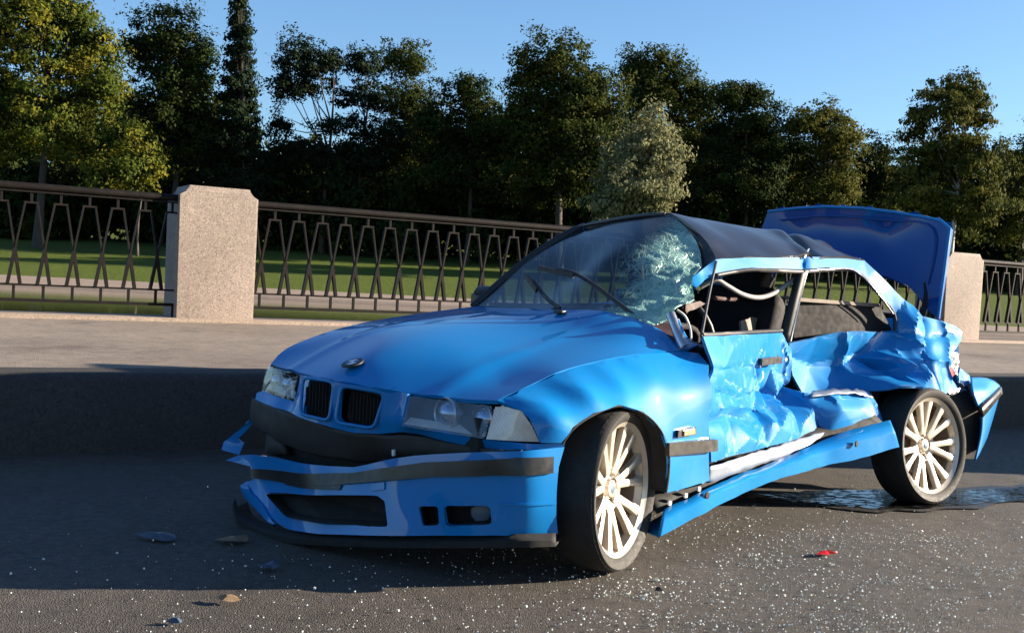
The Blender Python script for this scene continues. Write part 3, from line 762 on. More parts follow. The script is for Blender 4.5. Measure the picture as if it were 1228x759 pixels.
# nose panel with the two grille openings
def rounded(q, r=.25, n=5):
    out = []; k = len(q); Q = [Vector(p) for p in q]
    for i in range(k):
        a, b, c = Q[i-1], Q[i], Q[(i+1) % k]
        p, s = b+(a-b)*r, b+(c-b)*r
        for j in range(n): t = j/(n-1); out.append(p*(1-t)**2+b*2*t*(1-t)+s*t*t)
    return out
kl = rounded([(0.634,0.025,0.607),(0.569,0.205,0.597),(0.585,0.17,0.465),(0.652,0.022,0.473)], .2)
kr = rounded([(0.647,-0.205,0.616),(0.631,-0.022,0.615),(0.647,-0.02,0.472),(0.675,-0.17,0.48)], .2)
nt_ = [(0.639,0,0.617),(0.61,0.15,0.614),(0.559,0.32,0.607),(0.582,0.325,0.494),(0.521,0.47,0.489),(0.446,0.61,0.477),(0.415,0.74,0.483),(0.373,0.8,0.486),(0.304,0.848,0.491),(0.309,0.846,0.475)]
nb_ = [(0.393,0.79,0.467),(0.422,0.64,0.447),(0.466,0.54,0.45),(0.525,0.34,0.466),(0.549,0.3,0.468),(0.564,0.18,0.447),(0.612,0.09,0.441),(0.63,0,0.446)]
nose_r = [(0.659,-0.24,0.471),(0.628,-0.42,0.469),(0.592,-0.63,0.48),(0.568,-0.66,0.503),(0.561,-0.62,0.518),(0.6,-0.335,0.507),(0.581,-0.325,0.612),(0.622,-0.15,0.617)]
nose = P('nose_panel', 'blue', nt_+nb_+nose_r, [(0.56,0.26,0.547),(0.574,0.33,0.485)], axis=(1, .35, 0), sp=.022, thick=.014, holes=[kl, kr], inner=(-1, 0, .5))
for K in (kl, kr):
    tube('grille_surround', list(K)+[K[0]], .007, 'blue', nose, 8)
    c = sum(K, Vector())/len(K)
    back = [Vector((p.x-.05, p.y, p.z)) for p in K]
    from_py('grille_mesh', [tuple(p) for p in back], [tuple(range(len(back)))], 'dark', nose)
    ys = [p.y for p in K]; y0, y1 = min(ys)+.012, max(ys)-.012
    for i in range(10):
        t = (i+.5)/10; y = y0+(y1-y0)*t
        zs = [p.z for p in K]; inset = .012 if 0 < i < 9 else .035
        tp = max(zs)-inset-(t*.025 if y > 0 else (1-t)*0+t*.0); bt = min(zs)+inset
        bar('grille_slat', (c.x-.034+(c.y-y)*.28, y, bt), (c.x-.034+(c.y-y)*.28, y, tp), .004, .022, 'dark', nose, up=(1, 0, 0))

# headlamps and indicators
def lathe_ring(h, c, r):
    o = lathe('lamp_ring', [(r*1.02, .012), (r*1.10, .016), (r*1.18, .012), (r*1.18, -.01), (r*1.02, -.01)], 'metal', h, 32); o.location = c; o.rotation_euler = (0, 0, R(-90))
def headlamp(q, ind, flip):
    """q: four corners (inner top, outer top, outer bottom, inner bottom)"""
    Q = [Vector(p) for p in q]; inn = Vector((-.07, 0, 0))
    vs = Q+[p+inn for p in Q]
    h = from_py('headlamp', vs, [(4, 5, 6, 7), (0, 1, 5, 4), (1, 2, 6, 5), (2, 3, 7, 6), (3, 0, 4, 7)], 'black', CAR)
    out = Vector((.010, .004*(1 if not flip else -1), 0))
    qq = [p+out for p in Q]
    sheet('lamp_glass', h, 'lens', [tuple(p) for p in qq], [tuple(sum(qq, Vector())/4+Vector((.008, 0, 0)))], axis=(1, 0, 0), sp=.03, thick=.004)
    for t, r in (((.42, .050), (.86, .044)) if not flip else ((.45, .036), (.85, .032))):
        c = (Q[0].lerp(Q[1], t)+Q[3].lerp(Q[2], t))/2+Vector((-.030, 0, .004 if not flip else -.008))
        d = lathe('projector', [(0, .030), (r*.45, .026), (r*.8, .014), (r, .0), (r*1.12, .002), (r*1.15, -.02)], 'reflector', h, 24)
        lathe_ring(h, c, r)
        d.location = c; d.rotation_euler = (0, 0, R(-90))
        g_ = lathe('projector_lens', [(0, .040), (r*.4, .036), (r*.7, .024), (r*.86, .006)], 'lens', h, 24); g_.location = c; g_.rotation_euler = (0, 0, R(-90))
    # pale strip along the bottom, painted in for the lit road's reflection
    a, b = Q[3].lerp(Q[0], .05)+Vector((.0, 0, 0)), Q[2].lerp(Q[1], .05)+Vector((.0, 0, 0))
    from_py('road_reflection_strip', [a, b, b+Vector((-.03, 0, .022)), a+Vector((-.03, 0, .022))], [(0, 1, 2, 3)], 'road_reflection', h)
    I = [Vector(p) for p in ind]
    i_ = sheet('indicator', CAR, 'amber_lens', ind, axis=(1, .8 if not flip else -.8, 0), sp=.012, thick=.010)
    return h
M['road_reflection'] = simple('painted_road_reflection', (.50, .44, .36), .4, var=.2, scale=40)  # pale warm colour standing in for sunlit ground mirrored in the lamp
g = NG('ribbed_clear_lens')
wv = g.n('ShaderNodeTexWave', Scale=55.0, Distortion=.3, wave_type='BANDS', bands_direction='DIAGONAL'); g.l(g.co(), wv.inputs['Vector'])
c_ = g.mix(g.noise(25, 3), (.40, .30, .23), (.80, .68, .56)); c_ = g.mix(g.ramp(wv.outputs['Fac'], [(.3, 0.0), (.7, .25)]), c_, (.60, .54, .46))
g.set(Base_Color=c_, Roughness=.12, Coat_Weight=1.0, Coat_Roughness=.03); g.bump(wv.outputs['Fac'], .25, .002); M['amber_lens'] = g.m
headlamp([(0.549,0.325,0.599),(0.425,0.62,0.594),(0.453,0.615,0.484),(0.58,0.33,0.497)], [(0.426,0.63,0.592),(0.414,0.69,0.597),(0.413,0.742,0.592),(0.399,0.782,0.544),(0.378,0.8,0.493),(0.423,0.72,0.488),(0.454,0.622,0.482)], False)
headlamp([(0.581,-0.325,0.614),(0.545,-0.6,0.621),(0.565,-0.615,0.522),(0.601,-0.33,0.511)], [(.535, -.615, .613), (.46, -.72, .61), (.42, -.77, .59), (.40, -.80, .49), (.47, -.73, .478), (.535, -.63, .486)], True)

# torn front bumper skin
bo = [(0.307,0.848,0.478),(0.418,0.815,0.471),(0.512,0.72,0.458),(0.536,0.62,0.442),(0.557,0.5,0.421),(0.572,0.39,0.4),(0.587,0.28,0.373),(0.602,0.16,0.335),(0.616,0.1,0.318),(0.638,-0.02,0.305),(0.671,-0.15,0.297),(0.656,-0.36,0.285),(0.649,-0.55,0.269),(0.656,-0.64,0.253),(0.664,-0.72,0.222),(0.661,-0.63,0.224),(0.653,-0.545,0.223),(0.654,-0.52,0.173),(0.671,-0.53,0.166),(0.681,-0.55,0.151),(0.672,-0.53,0.116),(0.673,-0.47,0.093),(0.682,-0.36,0.069),(0.697,-0.25,0.053),(0.708,-0.17,0.05),(0.696,0.02,0.068),(0.654,0.2,0.095),(0.613,0.37,0.122),(0.539,0.56,0.152),(0.497,0.72,0.18),(0.422,0.8,0.188),(0.315,0.846,0.189),(0.333,0.852,0.247),(0.341,0.855,0.331),(0.336,0.854,0.414)]
bc = [(0.451,0.815,0.39),(0.443,0.815,0.279),(0.504,0.735,0.354),(0.496,0.735,0.243),(0.548,0.6,0.335),(0.541,0.6,0.228),(0.58,0.42,0.308),(0.593,0.4,0.19),(0.613,0.18,0.27),(0.654,0.04,0.189),(0.663,-0.06,0.25),(0.652,-0.3,0.209)]
hole_main = rounded([(0.681,-0.38,0.142),(0.682,-0.22,0.171),(0.611,0.24,0.24),(0.604,0.28,0.227),(0.604,0.31,0.145),(0.634,0.22,0.13),(0.709,0.02,0.109),(0.711,-0.18,0.093)], .12, 3)
hole_small = rounded([(0.582,0.435,0.233),(0.56,0.515,0.246),(0.558,0.52,0.182),(0.574,0.455,0.168)], .2)
hole_fog = rounded([(0.558,0.54,0.252),(0.497,0.705,0.279),(0.491,0.715,0.216),(0.555,0.555,0.184)], .18)
bump = P('front_bumper', 'blue', bo, bc, axis=(1, .75, 0), sp=.02, thick=.010, holes=[hole_main, hole_small, hole_fog], inner=(-1, -.5, .3), lam=2e-4,
         disp=lambda p: .004*noise.noise(p*6)*(1 if p.y < .3 else .3))
bs = o_surf[bump.name]
BP = dict(axis=(1, .75, 0), surf=bs, inner=(-1, -.5, .3))
sheet('rubbing_strip', bump, 'strip', [(0.351,0.846,0.45),(0.478,0.8,0.448),(0.534,0.62,0.418),(0.568,0.44,0.386),(0.592,0.25,0.339),(0.615,0.1,0.3),(0.67,-0.15,0.262),(0.645,-0.54,0.216),(0.645,-0.53,0.181),(0.657,-0.28,0.203),(0.63,0,0.242),(0.589,0.25,0.295),(0.557,0.48,0.344),(0.492,0.74,0.386),(0.347,0.846,0.397)], sp=.025, thick=.02, off=.014, **BP)
sheet('plate_holder', bump, 'strip', [(0.67,-0.26,0.211),(0.632,0.06,0.252),(0.631,0.05,0.232),(0.67,-0.27,0.197)], sp=.02, thick=.012, off=.010, **BP)
sheet('crease_lip', bump, 'blue', [(0.331,0.85,0.299),(0.49,0.745,0.295),(0.49,0.745,0.288),(0.331,0.85,0.291)], sp=.02, thick=.006, off=.005, **BP)
for nm, hq in (('intake_back', hole_main), ('duct_back', hole_small), ('fog_recess', hole_fog)):
    vs = [Vector(p) for p in hq]; n = len(vs); bk = [p+Vector((-.07, -.05, 0)) for p in vs]
    from_py(nm, vs+bk, [(i, (i+1) % n, n+(i+1) % n, n+i) for i in range(n)]+[tuple(range(n, 2*n))], 'dark', bump)
fg = lathe('fog_lamp', [(0, .012), (.02, .011), (.034, .006), (.038, 0), (.038, -.03)], 'bluegrey', bump, 24); fg.location = Vector((0.513,0.66,0.233))+Vector((-.060, -.045, 0)); fg.rotation_euler = (0, 0, R(-60))
sheet('tow_eye_cover', bump, 'blue', [(0.606,0.2,0.273),(0.593,0.26,0.291),(0.588,0.26,0.267),(0.597,0.2,0.251)], sp=.02, thick=.008, off=.006, **BP)
# broken lower blade, lip spoiler and the torn right-hand end
sheet('torn_bumper_blade', CAR, 'blue', [(0.678,-0.555,0.149),(0.653,-0.54,0.167),(0.664,-0.5,0.127),(0.666,-0.4,0.096),(0.685,-0.27,0.05),(0.693,-0.28,0.046),(0.663,-0.44,0.065),(0.655,-0.55,0.094)], axis=(1, 0, 0), sp=.02, thick=.02, off=.012)
lipo = [(0.69,-0.58,0.072),(0.708,-0.5,0.032),(0.704,-0.38,0.015),(0.704,-0.19,0.022),(0.661,0.06,0.054),(0.574,0.36,0.098),(0.498,0.6,0.138),(0.449,0.79,0.173),(0.332,0.86,0.176)]
lo = [Vector(p)+Vector((.02, .012, 0)) for p in lipo]
grid('lip_spoiler', CAR, 'dark', [[p+Vector((-.02, -.02, .016)) for p in lo], lo, [p+Vector((0, 0, -.018)) for p in lo], [p+Vector((-.10, -.06, -.012)) for p in lo]], sm=5, smv=0, thick=.006)
P('torn_bumper_end', 'blue', [(0.558,-0.72,0.384),(0.545,-0.72,0.37),(0.566,-0.8,0.29),(0.549,-0.78,0.277),(0.566,-0.78,0.229),(0.604,-0.86,0.241),(0.598,-0.86,0.273)], axis=(1, .2, 0), sp=.02, thick=.012, disp=crumple(.02, 9))
# impact beam and radiator support behind the skin
grid('impact_beam', CAR, 'beam', [[(0.586,-0.66,0.48),(0.628,-0.42,0.472),(0.645,-0.25,0.467),(0.63,0,0.445),(0.564,0.18,0.445),(0.525,0.34,0.46),(0.464,0.56,0.447),(0.421,0.74,0.459)],
     [(0.582,-0.68,0.401),(0.624,-0.47,0.403),(0.636,-0.28,0.383),(0.612,-0.02,0.379),(0.545,0.16,0.382),(0.521,0.34,0.404),(0.462,0.56,0.421),(0.42,0.74,0.442)],
     [(0.569,-0.66,0.361),(0.606,-0.47,0.358),(0.613,-0.3,0.333),(0.588,-0.04,0.328),(0.52,0.14,0.344),(0.484,0.32,0.375),(0.443,0.54,0.396),(0.399,0.72,0.418)]], sm=5, smv=4, thick=.03,
     disp=lambda p: Vector((-.012+.012*noise.noise(p*7), 0, .006*noise.noise(p*11))))
grid('bumper_foam', CAR, 'beam', [[(0.575,-0.66,0.403),(0.605,-0.5,0.384)], [(0.607,-0.6,0.259),(0.626,-0.42,0.283)]], sm=3, smv=3, thick=.02, disp=lambda p: Vector((-.06+.02*noise.noise(p*9), 0, 0)))
bar('radiator_support', (.50, -.62, .30), (.50, .60, .30), .05, .10, 'dark', CAR)
tube('bolt', [(0.545,0.24,0.376), (0.547,0.24,0.397)], .007, 'white', CAR, 8)
box('engine_bay_back', (.12, 0, .38), (.70, 1.20, .34), 'dark', CAR)

# side trim on the wing
sheet('side_moulding', CAR, 'strip', [(-0.237,0.862,0.458),(-0.372,0.862,0.456),(-0.535,0.862,0.452),(-0.539,0.862,0.407),(-0.376,0.862,0.409),(-0.241,0.862,0.409)], axis=(0, 1, 0), sp=.03, thick=.022)
rp = sheet('side_repeater', CAR, 'strip', [(-0.287,0.862,0.501),(-0.393,0.862,0.508),(-0.396,0.862,0.48),(-0.285,0.862,0.474)], axis=(0, 1, 0), sp=.03, thick=.012)
sheet('repeater_lens', rp, 'amber', [(-0.315,0.868,0.499),(-0.38,0.868,0.503),(-0.382,0.868,0.484),(-0.316,0.868,0.48)], axis=(0, 1, 0), sp=.03, thick=.006)

# crushed door
do = [(-0.513,0.78,0.847),(-0.773,0.7,0.845),(-1.098,0.6,0.846),(-1.397,0.51,0.847),(-1.55,0.465,0.847),(-1.614,0.45,0.802),(-1.686,0.44,0.753),(-1.692,0.445,0.689),(-1.675,0.455,0.634),(-1.627,0.48,0.578),(-1.647,0.55,0.565),(-1.663,0.59,0.482),(-1.7,0.605,0.395),(-1.478,0.645,0.375),(-1.11,0.71,0.365),(-0.78,0.77,0.36),(-0.559,0.82,0.357),(-0.504,0.84,0.538),(-0.497,0.835,0.678),(-0.553,0.815,0.72),(-0.524,0.8,0.79)]
dc = [(-0.808,0.72,0.799),(-0.659,0.79,0.723),(-0.876,0.7,0.693),(-1.113,0.6,0.697),(-1.325,0.505,0.639),(-1.404,0.48,0.565),(-1.522,0.46,0.516),(-1.476,0.47,0.679),(-1.635,0.43,0.633),(-0.93,0.69,0.604),(-0.635,0.8,0.592),(-0.815,0.735,0.51),(-0.963,0.7,0.491),(-1.149,0.61,0.515),(-1.191,0.67,0.483),(-1.424,0.625,0.523),(-1.471,0.55,0.544),(-1.215,0.7,0.431),(-0.898,0.765,0.423),(-0.66,0.81,0.427)]
door_folds = creases([
    ([(-0.53,0.83,0.516),(-0.815,0.735,0.51),(-0.984,0.69,0.485),(-1.171,0.6,0.509),(-1.522,0.46,0.516),(-1.629,0.47,0.573)], -.035, .030),
    ([(-1.283,0.52,0.702),(-1.353,0.5,0.638),(-1.332,0.5,0.581),(-1.522,0.46,0.516)], -.030, .022),
    ([(-1.113,0.6,0.705),(-1.174,0.58,0.639),(-1.082,0.62,0.591)], .020, .018),
    ([(-1.522,0.46,0.516),(-1.414,0.58,0.507),(-1.626,0.55,0.558)], -.028, .020),
    ([(-0.577,0.8,0.627),(-0.882,0.7,0.578),(-1.325,0.5,0.582)], -.016, .016),
    ([(-0.63,0.79,0.565),(-0.979,0.66,0.542),(-1.171,0.6,0.509)], .018, .018),
    ([(-1.58,0.45,0.786),(-1.662,0.44,0.705),(-1.636,0.44,0.614)], .018, .014),
    ([(-0.553,0.815,0.717),(-0.963,0.66,0.702),(-1.326,0.51,0.693)], -.007, .008),
    ([(-0.968,0.74,0.398),(-1.193,0.67,0.465),(-1.4,0.62,0.497),(-1.629,0.58,0.482)], .016, .030),
    ([(-0.707,0.78,0.37),(-0.786,0.78,0.442),(-0.809,0.74,0.493)], -.010, .016)])
door = P('door', 'blue_scraped', do, dc, axis=(0, 1, 0), sp=.0115, thick=.012, ang=15, lam=1e-5, facet=.8,
         disp=lambda p: door_folds(p)+.0012*noise.noise(p*14))
dh = [(-1.237,0.575,0.73),(-1.344,0.553,0.733),(-1.476,0.525,0.731),(-1.479,0.525,0.7),(-1.347,0.553,0.7),(-1.241,0.575,0.698)]
hd = sheet('door_handle', door, 'strip', dh, axis=(0, 1, 0), sp=.02, thick=.018); 
lathe('door_lock', [(0, .004), (.009, .004), (.010, 0)], 'metal', door, 16).location = (-1.561,0.49,0.715)
tube('window_seal', [(-0.514,0.775,0.848),(-0.78,0.695,0.847),(-1.106,0.595,0.848),(-1.558,0.46,0.848)], .010, 'seal', door, 6, 4)
grid('door_trim', door, 'interior', [[(-0.65,0.7,0.835),(-1.218,0.52,0.83),(-1.685,0.38,0.829)], [(-1.01,0.55,0.586),(-1.684,0.32,0.539),(-1.938,0.3,0.55)]], sm=4, smv=2, thick=.02)

# crushed rear side: roof rail, rear pillar and quarter panel in one pressing
qo = [(-1.089,0.4,1.16),(-1.22,0.405,1.174),(-1.344,0.41,1.184),(-1.541,0.415,1.197),(-1.765,0.42,1.206),(-2.024,0.44,1.218),(-2.277,0.46,1.22),(-2.34,0.5,1.164),(-2.45,0.53,1.091),(-2.555,0.56,1.021),(-2.7,0.6,0.942),(-2.906,0.62,0.914),(-3.019,0.635,0.893),(-3.073,0.65,0.862),(-3.015,0.67,0.818),(-2.916,0.69,0.774),(-2.82,0.7,0.731),(-2.771,0.72,0.635),(-2.845,0.74,0.573),(-2.647,0.77,0.543),(-2.408,0.775,0.586),(-2.266,0.765,0.601),(-2.204,0.74,0.596),(-2.161,0.68,0.575),(-2.126,0.61,0.56),(-2.046,0.52,0.532),(-1.934,0.47,0.526),(-1.805,0.44,0.548),(-1.73,0.43,0.631),(-1.715,0.42,0.711),(-1.692,0.425,0.784),(-1.879,0.46,0.815),(-2.06,0.5,0.848),(-2.237,0.53,0.85),(-2.468,0.56,0.849),(-2.475,0.55,0.949),(-2.369,0.53,1.037),(-2.259,0.5,1.118),(-2.198,0.485,1.153),(-2.123,0.47,1.171),(-1.926,0.455,1.162),(-1.739,0.44,1.145),(-1.517,0.435,1.139),(-1.319,0.43,1.134),(-1.067,0.42,1.097)]
qc = [(-2.236,0.47,0.709),(-2.317,0.5,0.646),(-2.334,0.53,0.756),(-2.393,0.56,0.672),(-2.396,0.6,0.74),(-2.356,0.685,0.726),(-2.376,0.74,0.68),(-2.552,0.715,0.77),(-2.097,0.435,0.665),(-1.926,0.395,0.664),(-2.512,0.765,0.646),(-2.087,0.48,0.775),(-2.49,0.65,0.851),(-2.744,0.665,0.831),(-2.325,0.77,0.608)]
tail_mask = lambda p: (1.0 if p.x < -2.5 else .25)*(1 if p.z < 1.0 else .12)
q_folds = creases([
    ([(-2.597,0.575,0.97),(-2.483,0.62,0.871),(-2.412,0.69,0.769),(-2.404,0.745,0.663),(-2.326,0.77,0.6)], .030, .022),
    ([(-2.712,0.605,0.92),(-2.626,0.68,0.832),(-2.519,0.72,0.736),(-2.54,0.76,0.653),(-2.587,0.77,0.567)], -.032, .020),
    ([(-2.858,0.62,0.905),(-2.834,0.66,0.817),(-2.715,0.7,0.714),(-2.762,0.72,0.627)], .030, .018),
    ([(-2.456,0.6,0.83),(-2.571,0.68,0.823),(-2.951,0.66,0.844)], -.018, .016),
    ([(-2.347,0.735,0.705),(-2.576,0.72,0.726),(-2.835,0.7,0.695)], .020, .016),
    ([(-1.744,0.42,0.719),(-1.955,0.4,0.681),(-2.106,0.45,0.709),(-2.257,0.48,0.735)], -.016, .030),
    ([(-2.06,0.5,0.843),(-2.141,0.48,0.732),(-2.124,0.44,0.64),(-1.988,0.46,0.544)], .022, .022),
    ([(-2.152,0.55,0.565),(-2.351,0.52,0.634),(-2.395,0.62,0.651)], .014, .020),
    ([(-1.787,0.42,1.207),(-1.768,0.44,1.15)], -.022, .012)])
qp = P('quarter_panel', 'blue_scraped', qo, qc, axis=(0, 1, 0), sp=.013, thick=.012, ang=15, lam=1e-5, facet=.7,
       disp=lambda p: q_folds(p)+crumple(.010, 8.0, 4.1)(p)*tail_mask(p))
# lower quarter pushed out below the crease
P('lower_quarter', 'blue_scraped', [(-1.638,0.56,0.562),(-1.753,0.575,0.564),(-1.901,0.6,0.57),(-2.097,0.635,0.559),(-2.122,0.67,0.5),(-2.126,0.71,0.402),(-1.939,0.68,0.384),(-1.72,0.64,0.355),(-1.685,0.62,0.433),(-1.661,0.59,0.498)],
  [(-1.78,0.675,0.487),(-1.966,0.68,0.488),(-1.775,0.63,0.546)], axis=(0, 1, 0), sp=.014, thick=.012, ang=20, disp=lambda p: creases([([(-1.647,0.6,0.547),(-1.683,0.62,0.453),(-1.703,0.64,0.368)], -.02, .015), ([(-2.089,0.65,0.528),(-2.092,0.69,0.442),(-2.112,0.7,0.393)], .012, .014)])(p)+.001*noise.noise(p*12), facet=.7)
grid('torn_seam', CAR, 'primer', [[(-1.698,0.55,0.563),(-1.867,0.575,0.573),(-2.061,0.6,0.569),(-2.122,0.64,0.551)], [(-1.642,0.585,0.545),(-1.791,0.62,0.56),(-1.972,0.65,0.557),(-2.095,0.66,0.529)]], sm=6, smv=2, thick=.006, disp=lambda p: Vector((0, .012*noise.noise(p*30), .012*noise.noise(p*23))))
# sill: bare inner flange and the bowed outer skirt
grid('sill_flange', CAR, 'primer', [[(-0.546,0.815,0.338),(-0.942,0.74,0.35),(-1.328,0.675,0.365),(-1.592,0.64,0.379),(-1.718,0.63,0.386)], [(-0.573,0.8,0.268),(-0.941,0.745,0.292),(-1.31,0.69,0.306),(-1.566,0.66,0.321),(-1.705,0.65,0.338)]], sm=8, smv=3, thick=.008,
     disp=lambda p: Vector((0, .010*noise.noise(p*14), .008*noise.noise(p*19))))
st = [(-0.298,0.805,0.196),(-0.563,0.805,0.248),(-0.819,0.765,0.274),(-1.198,0.72,0.304),(-1.584,0.69,0.355),(-1.817,0.725,0.403),(-2.065,0.77,0.437)]
sm_ = [(-0.255,0.83,0.159),(-0.542,0.83,0.22),(-0.778,0.795,0.245),(-1.146,0.755,0.277),(-1.522,0.73,0.308),(-1.767,0.765,0.35),(-2.045,0.81,0.383)]
sb = [(-0.266,0.81,0.101),(-0.58,0.81,0.169),(-0.812,0.775,0.194),(-1.182,0.735,0.227),(-1.554,0.715,0.246),(-1.808,0.76,0.272),(-2.095,0.81,0.315)]
sr = [(x, y-.10, z+.01) for x, y, z in sb]
sk = grid('sill_skirt', CAR, 'blue', [st, sm_, sb, sr], sm=10, smv=0, thick=.006, ang=35, disp=lambda p: Vector((0, .006*noise.noise(p*9), .004*noise.noise(p*12))))
for c in ((-0.53,0.83,0.231), (-1.749,0.775,0.345)):
    g_ = lathe('plug', [(0, .004), (.012, .004), (.016, 0)], 'dark', sk, 16); g_.location = c
for q in [(-0.337,0.8,0.216),(-0.433,0.8,0.235),(-0.515,0.8,0.253)]:
    box('clip', q, (.02, .01, .018), 'white', CAR)
grid('sill_inner', CAR, 'dark', [[(x, y-.12, z+.05) for x, y, z in st], [(x, y-.03, z-.02) for x, y, z in st]], sm=4, smv=1, thick=.004)

# roof, buckled upwards and folded at the middle
ro = [(-1.19,-0.5,1.311),(-1.161,-0.28,1.34),(-1.166,-0.1,1.362),(-1.206,0.04,1.378),(-1.169,0.16,1.333),(-1.15,0.25,1.282),(-1.121,0.34,1.224),(-1.088,0.405,1.162),(-1.213,0.41,1.176),(-1.336,0.415,1.186),(-1.533,0.42,1.198),(-1.756,0.425,1.21),(-2.015,0.445,1.219),(-2.277,0.465,1.22)]+[(-2.36, .25, 1.27), (-2.34, 0, 1.30), (-2.24, -.5, 1.27), (-1.7, -.55, 1.30)]
rc = [(-1.567,0.05,1.362),(-1.738,0.05,1.358),(-2.011,0.1,1.349),(-2.197,0.16,1.333),(-2.391,0.22,1.315),(-1.378,0.24,1.281),(-1.445,0.26,1.274),(-2,0.26,1.283),(-1.698,0.26,1.281),(-2.191,0.34,1.265),(-1.414,0.36,1.222),(-1.827,0.37,1.241)]
def roof_fold(p):
    d = (p.x+1.86+(.44-p.y)*.75)                     # fold line running back from the rail
    w = max(0, min(1, (p.y+.05)/.25))
    return (-.030*math.exp(-(d/.035)**2)+.016*math.exp(-((d-.07)/.05)**2))*w + .006*noise.noise(p*5)
roof = P('roof', 'black_roof', ro, rc, axis=(0, 0, 1), sp=.022, thick=.02, disp=roof_fold, ang=32, inner=(-1.6, 0, .5), lam=3e-5)
grid('torn_roof_edge', CAR, 'primer', [[(-1.75,0.43,1.198),(-1.785,0.42,1.223),(-1.854,0.395,1.251)], [(-1.771,0.435,1.197),(-1.808,0.42,1.223),(-1.869,0.395,1.25)]], sm=4, smv=1, thick=.003)
tube('drip_seal', [(-1.061,0.43,1.089),(-1.184,0.435,1.109),(-1.306,0.44,1.124),(-1.502,0.445,1.129),(-1.724,0.45,1.134),(-1.91,0.465,1.149),(-2.107,0.48,1.16),(-2.181,0.495,1.142),(-2.242,0.51,1.109),(-2.351,0.54,1.028),(-2.447,0.56,0.945),(-2.458,0.565,0.858)], .010, 'seal', CAR, 6, 4)
tube('chrome_trim', [(-1.73,0.46,1.137),(-1.893,0.475,1.152),(-2.089,0.49,1.163),(-2.172,0.505,1.14),(-2.233,0.52,1.105),(-2.333,0.55,1.024),(-2.418,0.57,0.949)], .004, 'metal', CAR, 6, 4)
# centre pillar, fallen frame strip and broken windscreen pillar
bp_ = grid('centre_pillar', CAR, 'black', [[(-1.71,0.44,1.14),(-1.654,0.44,0.985),(-1.617,0.43,0.801)], [(-1.761,0.45,1.142),(-1.703,0.45,0.987),(-1.668,0.435,0.793)]], sm=4, smv=2, thick=.03)
tube('pillar_chrome', [(-1.752,0.46,1.138),(-1.695,0.46,0.987),(-1.658,0.45,0.798)], .005, 'metal', bp_, 6, 3)
tube('window_frame_strip', [(-1.069,0.42,1.149),(-0.813,0.58,1.015),(-0.503,0.78,0.841)], .006, 'seal', CAR, 6, 3)
P('broken_windscreen_pillar', 'blue', [(-1.082,0.41,1.156),(-1.074,0.42,1.097),(-1.008,0.42,1.072),(-0.913,0.44,1.03),(-0.903,0.42,1.039),(-0.925,0.41,1.076),(-1.013,0.4,1.116)], axis=(.3, 1, 0), sp=.02, thick=.02, disp=crumple(.02, 10, 3))
P('folded_header', 'black_roof', [(-1.143,0.255,1.278),(-1.115,0.345,1.224),(-1.088,0.405,1.164),(-1.091,0.4,1.134),(-1.067,0.36,1.117),(-1.063,0.32,1.138),(-1.109,0.29,1.208)], axis=(.5, 1, 0), sp=.02, thick=.015, disp=crumple(.015, 9, 5))
tube('pillar_stump', [(-0.534,0.6,0.918),(-0.519,0.64,0.87),(-0.496,0.69,0.821),(-0.493,0.715,0.793)], [.020, .020, .024, .03], 'metal', CAR, 8, 4)
tube('pillar_stump_skin', [(-0.541,0.63,0.896),(-0.512,0.68,0.846),(-0.494,0.73,0.798)], [.010, .012, .016], 'blue_scraped', CAR, 8, 4)
tube('hanging_sleeve', [(-1.124,0.3,1.035),(-1.181,0.34,1.068),(-1.245,0.36,1.045),(-1.353,0.37,1.01),(-1.462,0.38,0.998),(-1.563,0.39,1.017),(-1.679,0.4,1.069),(-1.774,0.42,1.125)], .012, 'tube', CAR, 8, 5)
tube('loose_wire', [(-0.705,0.5,0.932),(-0.698,0.55,0.907),(-0.67,0.6,0.858),(-0.6,0.66,0.819)], .005, 'white', CAR, 6, 5)

# windscreen, caved in on the driver side
wo_ = [(-0.638,-0.68,0.888),(-0.568,-0.36,0.892),(-0.49,0,0.902),(-0.485,0.28,0.909),(-0.486,0.43,0.897),(-0.492,0.5,0.879),(-0.53,0.53,0.876),(-0.567,0.55,0.898),(-0.604,0.565,0.937),(-0.693,0.55,0.962),(-0.787,0.52,0.983),(-0.845,0.46,1.036),(-0.917,0.41,1.094),(-1.015,0.38,1.127),(-1.07,0.33,1.188),(-1.094,0.285,1.237),(-1.158,0.17,1.309),(-1.206,0.04,1.372),(-1.167,-0.1,1.356),(-1.161,-0.28,1.334),(-1.197,-0.5,1.305),(-1.096,-0.535,1.254),(-0.891,-0.6,1.116)]
wc = [(-0.772,-0.15,1.059),(-0.77,0.05,1.14),(-0.747,0.22,1.07),(-0.875,0.3,1.114),(-0.788,0.42,1.025),(-0.646,0.45,0.935),(-0.666,0.2,0.994)]
def ws_disp(p):
    m_ = max(0, min(1, (p.y-.12)/.25)); return m_*(crumple(.045, 8, 2)(p)+.012*noise.noise(p*26))
ws = P('windscreen', 'windscreen', wo_, wc, axis=(1, .35, .55), sp=.018, thick=.006, ang=25, disp=ws_disp, lam=1e-4, inner=(-1.6, 0, .6))
tube('windscreen_pillar', [(-0.64,-0.7,0.881),(-0.91,-0.62,1.122),(-1.111,-0.55,1.263),(-1.218,-0.52,1.315)], .020, 'black', CAR, 8, 5)
tube('windscreen_header', [(-1.19,-0.5,1.315),(-1.161,-0.28,1.342),(-1.166,-0.1,1.362),(-1.194,0.02,1.371)], .010, 'black_roof', CAR, 8, 5)
grid('scuttle_panel', CAR, 'black', [[(x-.02, y, z-.02) for x, y, z in hr], [(x-.16, y, z-.03) for x, y, z in hr]], sm=3, smv=1, thick=.006)
